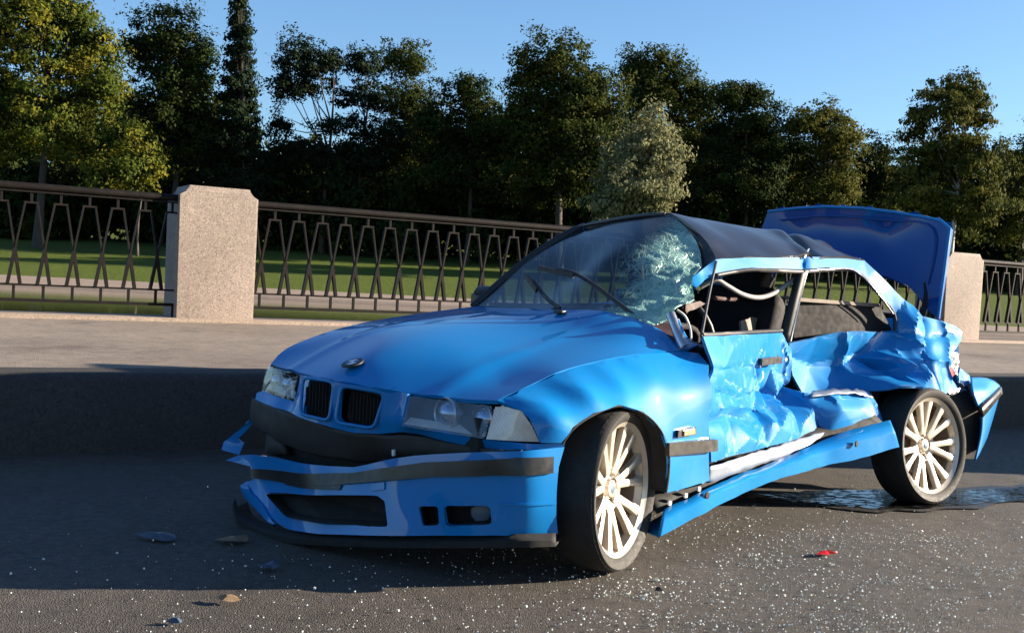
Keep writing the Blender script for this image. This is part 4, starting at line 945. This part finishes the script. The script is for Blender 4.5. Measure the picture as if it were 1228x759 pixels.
# wipers
def wiper(pts, y_off):
    w_ = tube('wiper', pts, .009, 'black', CAR, 6, 5)
    a, b = Vector(pts[0]), Vector(pts[1])
    vs, fs = [], []; d = (b-a)
    bar_geo(vs, fs, a-d*.9+Vector((.012, 0, -.01)), a+d*1.0+Vector((.012, 0, -.01)), .010, .022); from_py('wiper_blade', vs, fs, 'black', w_)
wiper([(-0.544,-0.05,1.079),(-0.557,0.05,1.064),(-0.546,0.18,1.015),(-0.543,0.3,0.956),(-0.519,0.46,0.885)], 0)
wiper([(-0.572,-0.22,1.022),(-0.557,-0.17,0.99),(-0.527,-0.08,0.945),(-0.505,0.02,0.909)], 0)

# passenger-side mirror
mr = P('door_mirror', 'black', [(-0.784,-0.86,0.952),(-0.852,-0.9,0.982),(-0.99,-0.96,0.975),(-1.014,-0.95,0.928),(-0.928,-0.9,0.898),(-0.81,-0.86,0.893)], [(-0.917,-0.93,0.939)], axis=(1, 0, 0), sp=.02, thick=.07, smooth=3)
bar('mirror_arm', (-.80, -.86, .92), (-.74, -.74, .90), .05, .05, 'black', CAR)

# passenger side: wing behind the arch, door, quarter, window frames and glass
ry = -.835
P('passenger_door', 'blue', [(-.56, ry+.06, .84), (-1.0, ry+.04, .87), (-1.80, ry+.04, .93), (-1.84, ry, .62), (-1.80, ry+.02, .26), (-.52, ry+.02, .25), (-.50, ry, .55)], [(-1.2, ry-.015, .6)], sp=.08, thick=.05)
P('passenger_quarter', 'blue', [(-1.81, ry+.04, 1.00), (-2.4, ry+.06, 1.03), (-3.0, ry+.12, .97), (-3.38, ry+.17, .94), (-3.44, ry+.13, .60), (-3.0, ry, .42), (-2.93, ry, .56), (-2.72, ry, .66), (-2.45, ry, .64), (-2.27, ry, .50), (-2.22, ry, .27), (-1.81, ry+.02, .26)], sp=.08, thick=.03)
tube('passenger_roof_rail', [(-1.19, -.52, 1.295), (-1.6, -.565, 1.30), (-2.1, -.565, 1.27), (-2.45, -.60, 1.14), (-2.78, -.66, .97)], .028, 'blue', CAR, 8, 4)
tube('passenger_centre_pillar', [(-1.75, -.58, 1.28), (-1.80, -.70, .95)], .028, 'black', CAR, 8)
P('rear_pillar', 'blue', [(-2.30, -.58, 1.24), (-2.46, -.60, 1.13), (-2.86, -.68, .95), (-2.52, -.72, .95), (-2.33, -.63, 1.12)], sp=.05, thick=.03)
P('passenger_window', 'glass', [(-.74, -.72, .94), (-1.20, -.56, 1.28), (-1.73, -.58, 1.28), (-1.78, -.71, .95)], sp=.1, thick=.004)
# interior
def seat(x, y, k=1.0):
    s = grid('seat', CAR, 'interior', [[(x+.28, y-.23, .40), (x+.28, y+.23, .40)], [(x+.25, y-.25, .50), (x+.25, y+.25, .50)], [(x-.15, y-.25, .46), (x-.15, y+.25, .46)], [(x-.24, y-.25, .55), (x-.24, y+.25, .55)], [(x-.42, y-.24, .95), (x-.42, y+.24, .95)], [(x-.46, y-.19, 1.02), (x-.46, y+.19, 1.02)]], sm=5, smv=4, thick=.10)
    grid('headrest', s, 'interior', [[(x-.46, y-.11, 1.04), (x-.46, y+.11, 1.04)], [(x-.48, y-.12, 1.12), (x-.48, y+.12, 1.12)], [(x-.51, y-.10, 1.17), (x-.51, y+.10, 1.17)]], sm=4, smv=4, thick=.07)
seat(-1.25, -.36); seat(-1.30, .10)
grid('rear_bench', CAR, 'interior', [[(-2.0, -.58, .50), (-2.0, 0, .50), (-2.0, .34, .50)], [(-2.32, -.58, .48), (-2.32, 0, .48), (-2.32, .36, .48)], [(-2.44, -.58, .60), (-2.44, 0, .60), (-2.44, .40, .60)], [(-2.62, -.55, .92), (-2.62, 0, .92), (-2.62, .40, .92)]], sm=5, smv=4, thick=.10)
grid('parcel_shelf', CAR, 'interior', [[(-2.60, -.58, .93), (-2.60, 0, .94), (-2.60, .44, .93)], [(-2.90, -.60, .95), (-2.90, 0, .96), (-2.90, .5, .94)]], sm=3, smv=1, thick=.02)
grid('dashboard', CAR, 'interior', [[(-.66, -.62, .88), (-.60, 0, .90), (-.66, .50, .85)], [(-.84, -.62, .89), (-.84, 0, .90), (-.84, .48, .86)], [(-.92, -.62, .80), (-.92, 0, .80), (-.92, .46, .78)], [(-.80, -.62, .55), (-.80, 0, .50), (-.80, .44, .5)]], sm=5, smv=3, thick=.02)
sw = []
for i in range(25):
    a = 2*math.pi*i/24; sw.append((-1.02+.18*math.sin(a)*.4, .28+.18*math.cos(a), .82+.18*math.sin(a)))
tube('steering_wheel', sw, .013, 'black', CAR, 8)
box('steering_boss', (-.99, .28, .82), (.06, .12, .10), 'black', CAR, bev=.01)
box('floor_pan', (-1.45, -.06, .25), (2.7, 1.16, .06), 'dark', CAR)
box('boot_floor', (-2.95, -.05, .40), (.75, 1.15, .12), 'dark', CAR)
box('transmission_tunnel', (-1.3, -.1, .34), (1.7, .24, .16), 'interior', CAR, bev=.03)
P('passenger_door_trim', 'interior', [(-.80, -.76, .90), (-1.76, -.76, .92), (-1.78, -.76, .32), (-.70, -.76, .32)], sp=.1, thick=.02)
P('armrest', 'maroon', [(-.95, -.70, .74), (-1.6, -.70, .76), (-1.62, -.70, .66), (-.95, -.70, .64)], sp=.06, thick=.05)
# torn trim seen through the driver's window opening
P('torn_lining', 'beige', [(-1.467,0.3,0.883),(-1.585,0.28,0.903),(-1.717,0.25,0.891),(-1.656,0.28,0.835),(-1.578,0.3,0.819),(-1.437,0.32,0.82)], sp=.02, thick=.01, disp=crumple(.02, 9, 8))
P('torn_trim', 'maroon', [(-0.812,0.46,0.953),(-0.969,0.42,0.972),(-1.034,0.4,0.962),(-0.916,0.44,0.936),(-0.774,0.5,0.919)], sp=.02, thick=.01, disp=crumple(.02, 12, 3))
P('torn_trim', 'maroon', [(-0.487,0.54,0.867),(-0.567,0.56,0.879),(-0.553,0.65,0.831),(-0.483,0.68,0.82),(-0.493,0.6,0.847)], sp=.02, thick=.01, disp=crumple(.01, 12, 3))
tube('seat_belt', [(-1.224,0.3,0.988),(-1.532,0.2,0.983),(-1.894,0.1,0.996),(-2.324,0,1.002)], .010, 'maroon', CAR, 6, 4)
tube('belt_guide', [(-1.834,0.18,0.994),(-1.868,0.18,0.961),(-1.931,0.18,0.936)], .014, 'maroon', CAR, 6, 4)
bar('rear_side_trim', (-1.839,0.36,0.998), (-2.454,0.46,0.987), .03, .018, 'beige', CAR)
P('quarter_trim', 'interior', [(-1.865,0.34,0.99),(-2.5,0.45,0.979),(-2.594,0.48,0.857),(-2.154,0.46,0.849),(-1.798,0.38,0.809)], sp=.05, thick=.02)

# boot lid standing open, its inside towards the camera
lid_o = [(-2.95,-0.576,1.526),(-2.97,-0.388,1.547),(-2.98,-0.183,1.555),(-2.98,0.052,1.543),(-2.97,0.267,1.516),(-2.96,0.447,1.486),(-2.95,0.544,1.466),(-2.93,0.604,1.424),(-2.92,0.604,1.351),(-2.91,0.603,1.282),(-2.88,0.606,1.099),(-2.86,0.603,0.931),(-2.86,0.569,0.952),(-2.86,0.529,0.986),(-2.87,0.471,1.052),(-2.88,0.404,1.105),(-2.89,0.282,1.148),(-2.9,0.041,1.188),(-2.9,-0.292,1.209),(-2.88,-0.422,1.174),(-2.87,-0.502,1.131),(-2.86,-0.598,1.039),(-2.9,-0.613,1.222),(-2.94,-0.605,1.432)]
lid = P('boot_lid', 'blue_inner', lid_o, [(-2.99,-0.075,1.347),(-2.985,0.196,1.302),(-2.985,-0.356,1.369)], axis=(1, 0, 0), sp=.03, thick=.03, inner=(-5, 0, 1), disp=lambda p: .004*noise.noise(p*6)+(.012 if abs(p.y-.02) < .42 and 1.05 < p.z < 1.42 else 0)*0)
rb = [(-2.94,-0.481,1.473),(-2.965,-0.17,1.499),(-2.965,0.195,1.473),(-2.935,0.502,1.424),(-2.875,0.522,1.119)]
tube('stiffening_rib', rb, .005, 'blue_inner', lid, 8, 5)
tube('lid_edge_flange', list(lid_o[:8])+[lid_o[9], lid_o[11]], .009, 'blue', lid, 8)
for y in (-.50, .52):
    tube('hinge', [(-2.80, y, .80), (-2.84, y, .94), (-2.88, y, 1.05), (-2.90, y*.96, 1.12)], .016, 'dark', lid, 8, 4)
P('tail_panel', 'blue', [(-3.38, -.66, .92), (-3.42, 0, .92), (-3.12, .60, .88), (-3.06, .66, .50), (-3.38, 0, .42), (-3.40, -.70, .42)], axis=(1, 0, 0), sp=.05, thick=.02, inner=(-1, 0, .6))
# smashed tail lamp
tl_ = P('tail_lamp', 'reflector', [(-2.88,0.675,0.76),(-2.972,0.68,0.746),(-2.969,0.69,0.683),(-2.924,0.7,0.635),(-2.844,0.7,0.632),(-2.827,0.69,0.694)], axis=(.2, 1, 0), sp=.012, thick=.02, disp=crumple(.02, 24, 7))
P('lamp_shard', 'red', [(-2.783,0.72,0.688),(-2.857,0.725,0.647),(-2.811,0.725,0.626),(-2.77,0.72,0.644)], axis=(.2, 1, 0), sp=.02, thick=.006)
P('bent_tail_corner', 'blue_scraped', [(-3.003,0.68,0.672),(-3.148,0.67,0.622),(-3.14,0.69,0.587),(-3.014,0.71,0.57),(-2.906,0.72,0.596)], axis=(0, 1, 0), sp=.015, thick=.01, disp=crumple(.02, 14, 7))
# rear bumper hanging off
grid('rear_bumper', CAR, 'blue', [[(-3.001,0.74,0.619),(-3.173,0.73,0.613),(-3.33,0.72,0.595),(-3.473,0.7,0.56)], [(-2.896,0.8,0.551),(-2.998,0.8,0.561),(-3.127,0.79,0.561),(-3.438,0.72,0.549)], [(-2.935,0.82,0.467),(-2.983,0.82,0.492),(-3.087,0.81,0.519),(-3.415,0.73,0.541)]], sm=5, smv=4, thick=.008)
grid('rear_bumper_strip', CAR, 'strip', [[(-2.917,0.832,0.469),(-3.062,0.825,0.521),(-3.389,0.74,0.557)], [(-2.956,0.832,0.418),(-3.09,0.825,0.475),(-3.406,0.74,0.518)]], sm=5, smv=2, thick=.02)
grid('rear_bumper_skirt', CAR, 'blue', [[(-2.983,0.82,0.424),(-3.103,0.815,0.473),(-3.385,0.74,0.51)], [(-2.987,0.82,0.325),(-3.077,0.815,0.365),(-3.309,0.75,0.414)], [(-2.959,0.81,0.181),(-3.015,0.81,0.222),(-3.184,0.77,0.283)]], sm=5, smv=4, thick=.008)
P('rear_bumper_inner', 'dark', [(-2.776,0.72,0.529),(-3.011,0.72,0.575),(-2.995,0.79,0.456),(-3.047,0.79,0.386),(-3.043,0.79,0.272),(-3.017,0.78,0.181),(-2.901,0.74,0.184),(-2.822,0.72,0.344)], axis=(1, .4, 0), sp=.04, thick=.01)
P('bumper_bracket', 'metal', [(-2.729,0.74,0.554),(-2.927,0.74,0.566),(-2.97,0.74,0.551),(-2.77,0.75,0.532)], axis=(0, .5, 1), sp=.03, thick=.006)
grid('rear_arch_liner', CAR, 'dark', [[(-2.145,0.6,0.554),(-2.18,0.67,0.569),(-2.253,0.72,0.584),(-2.368,0.75,0.588),(-2.691,0.75,0.535),(-2.795,0.74,0.37)], [(-2.35, .30, .5), (-2.4, .30, .6), (-2.5, .30, .65), (-2.6, .30, .66), (-2.8, .30, .6), (-2.85, .30, .40)]], sm=5, smv=2, thick=.004)
box('rear_inner_wheelhouse', (-2.55, .22, .48), (.75, .10, .42), 'dark', CAR)
tube('rear_axle_arm', [(-2.40, .75, .29), (-2.5, .2, .30), (-2.5, -.6, .30)], .03, 'dark', CAR, 8)
tube('front_axle_arm', [(0, .72, .29), (0, .2, .24), (0, -.72, .29)], .03, 'dark', CAR, 8)

# wheels
def wheel(cen, steer, camber, spin, tr=.290, rr=.240, tw=.19, full=True):
    """local +Y points outwards"""
    hw = tw/2
    w_ = lathe('wheel', [(rr*.93, .050), (rr*.985, .060), (rr, .064), (rr*1.005, .056), (rr*.955, .046), (rr*.90, .0), (rr*.86, -.09), (rr*.90, -.12)], 'rim', CAR, 64, 30)
    # tyre with shoulder blocks
    n = 72; prof = [(rr*.965, .052), (rr*1.02, .066), (rr*1.09, .078), (tr*.955, .080), (tr*.985, .070), (tr, .048), (tr*1.002, .0), (tr, -.05), (tr*.985, -.085), (tr*.95, -.108), (rr*1.05, -.108), (rr*.96, -.09)]
    t_ = lathe('tyre', prof, 'tyre', w_, n, 50)
    gv, gf = [], []
    for y in (.030, -.012, -.055): 
        pass
    blk_v, blk_f = [], []
    for j in range(60):
        a = 2*math.pi*j/60
        for y0, y1, tw_ in ((.052, .072, .0), (-.084, -.062, .02)):
            a0, a1 = a+tw_, a+tw_+.075
            k = len(blk_v)
            for aa in (a0, a1):
                for y, r in ((y0, tr*.985), (y1, tr*.965)):
                    for d in (0, .0045): blk_v.append(((r+d)*math.cos(aa), y, (r+d)*math.sin(aa)))
            blk_f += [(k+1, k+3, k+7, k+5), (k, k+1, k+5, k+4), (k+2, k+6, k+7, k+3), (k, k+2, k+3, k+1), (k+4, k+5, k+7, k+6)]
    from_py('tread_blocks', blk_v, blk_f, 'tyre', w_)['kind'] = 'stuff'
    lathe('brake_disc', [(.05, -.03), (.145, -.03), (.145, -.05), (.05, -.05)], 'barrel', w_, 40)
    lathe('barrel', [(rr*.90, .02), (rr*.86, -.05), (rr*.85, -.10), (.05, -.11)], 'barrel', w_, 48)
    # hub bowl and centre cap
    lathe('hub', [(.034, .020), (.036, .006), (.048, .0), (.066, .012), (.078, .022), (.074, -.01), (.05, -.03)], 'rim', w_, 40)
    cp = lathe('centre_cap', [(0, .026), (.022, .0255), (.030, .022), (.033, .012)], 'rim', w_, 28)
    mk = lathe('cap_emblem', [(0, .0275), (.016, .0272), (.0175, .0262)], 'bluegrey', w_, 20)
    for k in range(5):
        a = 2*math.pi*k/5+spin
        b_ = lathe('wheel_bolt', [(0, .010), (.008, .010), (.010, .0)], 'barrel', w_, 10); b_.location = (.055*math.cos(a), .002, .055*math.sin(a))
    me = None
    for k in range(7):
        for sgn in (-1, 1):
            a = 2*math.pi*k/7+spin
            ab, at = a+sgn*.085, a+sgn*.20
            vs, fs = [], []
            sec = [(.056, .026, .018, .0150, ab), (.100, .037, .016, .0135, ab+(at-ab)*.50), (.165, .047, .015, .0135, ab+(at-ab)*.85), (rr*.955, .058, .016, .0200, at)]
            for r, y, dp, hwid, an in sec:
                c, s = math.cos(an), math.sin(an); tx, tz = -s, c
                for u, d in ((-hwid, -dp*1.6), (-hwid, -.003), (-hwid*.55, 0), (hwid*.55, 0), (hwid, -.003), (hwid, -dp*1.6)):
                    vs.append((r*c+tx*u, y+d-.008, r*s+tz*u))
            for i in range(3):
                for j in range(6): q = i*6; fs.append((q+j, q+(j+1) % 6, q+6+(j+1) % 6, q+6+j))
            fs += [tuple(range(6))[::-1], tuple(range(18, 24))]
            from_py('spoke', vs, fs, 'rim', w_, 40)
    Mx = Matrix.Rotation(R(steer), 4, 'Z') @ Matrix.Rotation(R(camber), 4, 'X')
    w_.matrix_local = Matrix.Translation(Vector(cen)-(Mx @ Vector((0, .035, 0)))) @ Matrix.Rotation(R(steer), 4, 'Z') @ Matrix.Rotation(R(camber), 4, 'X')
    return w_
wheel((-0.02,0.8,0.299), 17.5, 1.5, .25)
wheel((-2.414,0.8,0.297), -7.0, 6.0, .6)
wheel((0, -.80, .31), 180+14, 0, .1)
wheel((-2.66, -.80, .29), 180, 0, .4)

# ------------------------------------------------------------------ puddle and debris
pud = [(1.14,5.499,0),(1.313,5.631,0),(1.529,5.733,0),(1.832,5.883,0),(2.124,5.962,0),(2.363,6.003,0),(2.64,6.126,0),(2.917,6.251,0),(3.224,6.284,0),(3.059,5.955,0),(2.722,5.823,0),(2.457,5.691,0),(2.186,5.539,0),(1.936,5.417,0),(1.744,5.389,0),(1.579,5.447,0),(1.426,5.49,0),(1.261,5.489,0)]
pp = crom([Vector(p) for p in pud]+[Vector(pud[0])], 5)[:-1]
pp = [Vector((p.x+.03*noise.noise(p*9), p.y+.04*noise.noise(p*7+Vector((5, 0, 0))), .0095)) for p in pp]
pm = NG('puddle_film')
pm.set(Base_Color=(.004, .004, .005), Specular_IOR_Level=.6, IOR=1.33)
pm.l(pm.ramp(pm.noise(26, 4, .6, mapping=(.7, 1.2, 1)), [(.46, .03), (.60, .45)]), pm.b.inputs['Roughness'])
pm.bump(pm.ramp(pm.noise(26, 4, .6, mapping=(.7, 1.2, 1)), [(.50, 0.0), (.62, 1.0)]), .25, .004); M['puddle_film'] = pm.m
tag(from_py('puddle', pp, [tuple(range(len(pp)))], 'puddle_film'), kind='structure')
wm = NG('wet_asphalt'); wc_ = wm.mix(wm.noise(120, 3), (.010, .009, .008), (.028, .024, .021)); wm.set(Base_Color=wc_, Specular_IOR_Level=.5)
wm.l(wm.ramp(wm.noise(18, 5, .7), [(.35, .22), (.65, .75)]), wm.b.inputs['Roughness']); wm.bump(wm.noise(110, 4), .5, .004); M['wet'] = wm.m
cw = sum(pp, Vector())/len(pp)
wp = [Vector((cw.x+(p.x-cw.x)*1.05+.05*noise.noise(p*5), cw.y+(p.y-cw.y)*1.22+.06*noise.noise(p*4+Vector((3, 1, 0))), .0072)) for p in pp]
tag(from_py('wet_road', wp, [tuple(range(len(wp)))], 'wet'), kind='structure')
dg = NG('glass_grains'); dg.set(Base_Color=(.50, .55, .53), Roughness=.08, Specular_IOR_Level=1.0, Coat_Weight=1.0); M['grain'] = dg.m
def grains():
    rng = np.random.default_rng(5); pts = []
    def scat(n, c, sd, smin=.0008, smax=.0024):
        q = rng.normal(size=(n, 2))*np.array(sd)+np.array(c); s = rng.uniform(smin, smax, n)*rng.choice([.7, 1, 1.6], n, p=[.5, .4, .1])
        for (x, y), z in zip(q, s): pts.append((x, y, z))
    scat(1700, (1.6, 4.4), (.9, .55)); [scat(70, (rng.uniform(.3, 2.9), rng.uniform(3.1, 5.0)), (.10, .06)) for _ in range(22)]; scat(1500, (1.0, 3.7), (.7, .35)); scat(500, (2.4, 5.2), (.6, .45)); scat(260, (-.3, 3.15), (.9, .2)); scat(90, (-.9, 3.9), (.6, .4)); scat(500, (1.3, 4.7), (.4, .2)); scat(700, (.9, 3.2), (1.0, .25))
    vs, fs = [], []
    for x, y, s in pts:
        if Vector((x, y, 0)).dot(DN) > KS-.05: continue
        k = len(vs); a = rng.uniform(0, 6.28); z = .004+.006*noise.noise(Vector((x*.3, y*.3, 0)))*.0
        tl = rng.normal(0, .5, 2)
        for (u, v, h) in ((-1, -1, 0), (1, -1, 0), (1, 1, 0), (-1, 1, 0), (-.8, -.8, 1.5), (.8, -.8, 1.5), (.8, .8, 1.5), (-.8, .8, 1.5)):
            vs.append((x+s*(u*math.cos(a)-v*math.sin(a)), y+s*(u*math.sin(a)+v*math.cos(a)), z+s*(h*(1+.35*tl[0]*u*.5+.35*tl[1]*v*.5))))
        fs += [(k, k+3, k+2, k+1), (k+4, k+5, k+6, k+7), (k, k+1, k+5, k+4), (k+1, k+2, k+6, k+5), (k+2, k+3, k+7, k+6), (k+3, k, k+4, k+7)]
    tag(from_py('glass_crumbs', vs, fs, 'grain'), 'crumbs of shattered safety glass strewn over the road', 'glass crumbs', kind='stuff')
grains()
def shard(name, label, cat, cen, out, m, th=.005, lift=.001, tilt=(0, 0), seed=0, bend=.02):
    """a torn flat fragment lying on the road; outline in metres about its centre"""
    O = densify([tuple(p) for p in out], .012)
    cx_ = sum(p[0] for p in O)/len(O); cy_ = sum(p[1] for p in O)/len(O)
    O = [(x+.006*noise.noise(Vector((x*60, y*60, seed))), y+.006*noise.noise(Vector((x*60, y*60, seed+9)))) for x, y in O]
    def zf(x, y): return lift+.004+abs(x*tilt[0]+y*tilt[1])*.7+.003*noise.noise(Vector((x*25, y*25, seed)))
    bm = bmesh.new(); n = len(O)
    rings = []
    for k in (1.0, .66, .33):
        rings.append([bm.verts.new((cx_+(x-cx_)*k, cy_+(y-cy_)*k, zf(cx_+(x-cx_)*k, cy_+(y-cy_)*k)+bend*(1-k))) for x, y in O])
    for a, b in zip(rings, rings[1:]):
        for i in range(n): bm.faces.new((a[i], a[(i+1) % n], b[(i+1) % n], b[i]))
    bm.faces.new(rings[-1])
    g_ = bmesh.ops.solidify(bm, geom=bm.faces[:], thickness=th)
    o = bm_obj(name, bm, m, None, 40); o.location = (cen[0], cen[1], .004); tag(o, label, cat, 'torn fragments on the road'); return o
shard('board_fragment', 'tan torn board piece on the shaded road left of the bumper', 'fragment', (-0.997,4.105,0), [(-.065, -.01), (-.02, .03), (.05, .05), (.062, .02), (.05, -.04), (-.01, -.04)], 'card', tilt=(.0, .35), seed=1)
shard('plastic_fragment', 'dark glossy plastic sliver furthest left on the shaded road', 'fragment', (-1.263,4.087,0), [(-.10, .03), (-.03, .01), (.06, .03), (.075, -.01), (.04, -.045), (-.02, -.03)], 'bluegrey', tilt=(.1, .2), seed=2, bend=.03)
shard('plastic_fragment', 'small dark curled plastic piece just below the lip spoiler', 'fragment', (-0.784,3.756,0), [(-.03, -.03), (-.01, .02), (.03, .05), (.04, .0), (.0, -.04)], 'bluegrey', tilt=(.3, .5), seed=3)
shard('board_fragment', 'tan splintered board piece in the sun at the bottom left', 'fragment', (-0.823,3.359,0), [(-.03, .025), (.0, .012), (.03, .02), (.05, .0), (.03, -.012), (-.004, -.02), (-.012, -.004)], 'card', lift=.004, tilt=(.1, .3), seed=4)
shard('plastic_fragment', 'small blue-grey plastic bit at the bottom edge left', 'fragment', (-0.91,3.139,0), [(-.022, -.004), (.0, .014), (.022, .008), (.018, -.012), (-.004, -.012)], 'bluegrey', seed=5)
shard('lens_fragment', 'shiny red broken lens piece on the sunlit road', 'fragment', (1.281,4.377,0), [(-.05, -.035), (-.03, .0), (-.008, .03), (.035, .045), (.055, .02), (.02, .005), (.0, -.02)], 'red', th=.006, lift=.001, tilt=(.08, .12), seed=6)
shard('board_fragment', 'small pale wedge under the bumper corner beside the front wheel', 'fragment', (0.152,4.195,0), [(-.03, -.02), (.02, .03), (.03, -.03)], 'card', lift=.01, tilt=(.4, .5), seed=7)
shard('metal_scrap', 'thin dark scrap on the sunlit road at the right foreground', 'fragment', (0.539,3.725,0), [(-.016, -.006), (.0, .008), (.016, .0), (.002, -.008)], 'strip', seed=8)

# ------------------------------------------------------------------ unseen van added beyond the right edge to shade kerb and road
VAN = empty('shade_van', tuple(RW(12.55, 3.55, 0)), ROAD_RZ)
tag(VAN, 'unseen white van added beyond the right edge to shade the kerb', 'van')
vp = [(-2.2, .30), (-2.24, .85), (-2.12, 1.72), (-1.95, 1.86), (1.0, 1.88), (1.25, 1.80), (1.72, 1.16), (2.20, 1.02), (2.32, .85), (2.34, .34), (1.78, .30)]
def van_body():
    bm = bmesh.new(); n = len(vp)
    def hw(z): return .93 if z < 1.0 else .93-.12*((z-1.0)/.88)
    L = [bm.verts.new((x, hw(z), z)) for x, z in vp]; Rr = [bm.verts.new((x, -hw(z), z)) for x, z in vp]
    bm.faces.new(L); bm.faces.new(Rr[::-1])
    for i in range(n): bm.faces.new((L[i], Rr[i], Rr[(i+1) % n], L[(i+1) % n]))
    bmesh.ops.bevel(bm, geom=[e for e in bm.edges], offset=.05, segments=3, affect='EDGES', profile=.5)
    return bm_obj('body', bm, 'van_white', VAN, 35)
M['van_white'] = simple('white_van_paint', (.62, .62, .60), .35, var=.06, scale=3, coat=.6, dirt=(.3, .27, .23), dirtamt=.25)
van_body()
g = NG('dark_van_glass'); g.set(Base_Color=(.01, .012, .012), Roughness=.04); M['van_glass'] = g.m
for sg in (1, -1):
    y = sg*.905
    for nm, q in (('side_window', [(.55, 1.12), (1.62, 1.12), (1.20, 1.68), (.55, 1.70)]), ('side_window', [(-.60, 1.12), (.42, 1.12), (.42, 1.70), (-.60, 1.70)])):
        vs = [(x, sg*(.945-.12*((z-1.0)/.88)), z) for x, z in q]; vs2 = [(x, yy-sg*.02, z) for x, yy, z in vs]
        from_py(nm, vs+vs2, [(0, 1, 2, 3), (4, 7, 6, 5)]+[(i, i+4, (i+1) % 4+4, (i+1) % 4) for i in range(4)], 'van_glass', VAN)
    box('door_mirror', (1.45, sg*1.02, 1.16), (.12, .16, .20), 'black', VAN, bev=.03)
    box('headlamp', (2.20, sg*.72, .86), (.24, .26, .16), 'reflector', VAN, bev=.04)
    box('tail_lamp', (-2.21, sg*.82, 1.05), (.08, .12, .44), 'red', VAN, bev=.02)
    for x in (-1.45, 1.45):
        t_ = lathe('wheel', [(.19, .10), (.20, .115), (.27, .115), (.31, .09), (.315, 0), (.31, -.09), (.20, -.10)], 'tyre', VAN, 32, 40); t_.location = (x, sg*.84, .315); t_.rotation_euler = (0, 0, 0 if sg > 0 else math.pi)
        h_ = lathe('hub_cap', [(0, .10), (.08, .098), (.15, .085), (.195, .105)], 'barrel', t_, 24)
vs = [(1.275, -.72, 1.76), (1.275, .72, 1.76), (1.70, .80, 1.20), (1.70, -.80, 1.20)]
from_py('windscreen', [(x+.03, y, z+.02) for x, y, z in vs]+[(x-.02, y, z-.01) for x, y, z in vs], [(0, 1, 2, 3), (4, 7, 6, 5), (0, 4, 5, 1), (1, 5, 6, 2), (2, 6, 7, 3), (3, 7, 4, 0)], g.m, VAN)
box('front_bumper', (2.30, 0, .45), (.16, 1.84, .26), 'black', VAN, bev=.04)
box('rear_bumper', (-2.24, 0, .42), (.14, 1.84, .20), 'black', VAN, bev=.03)
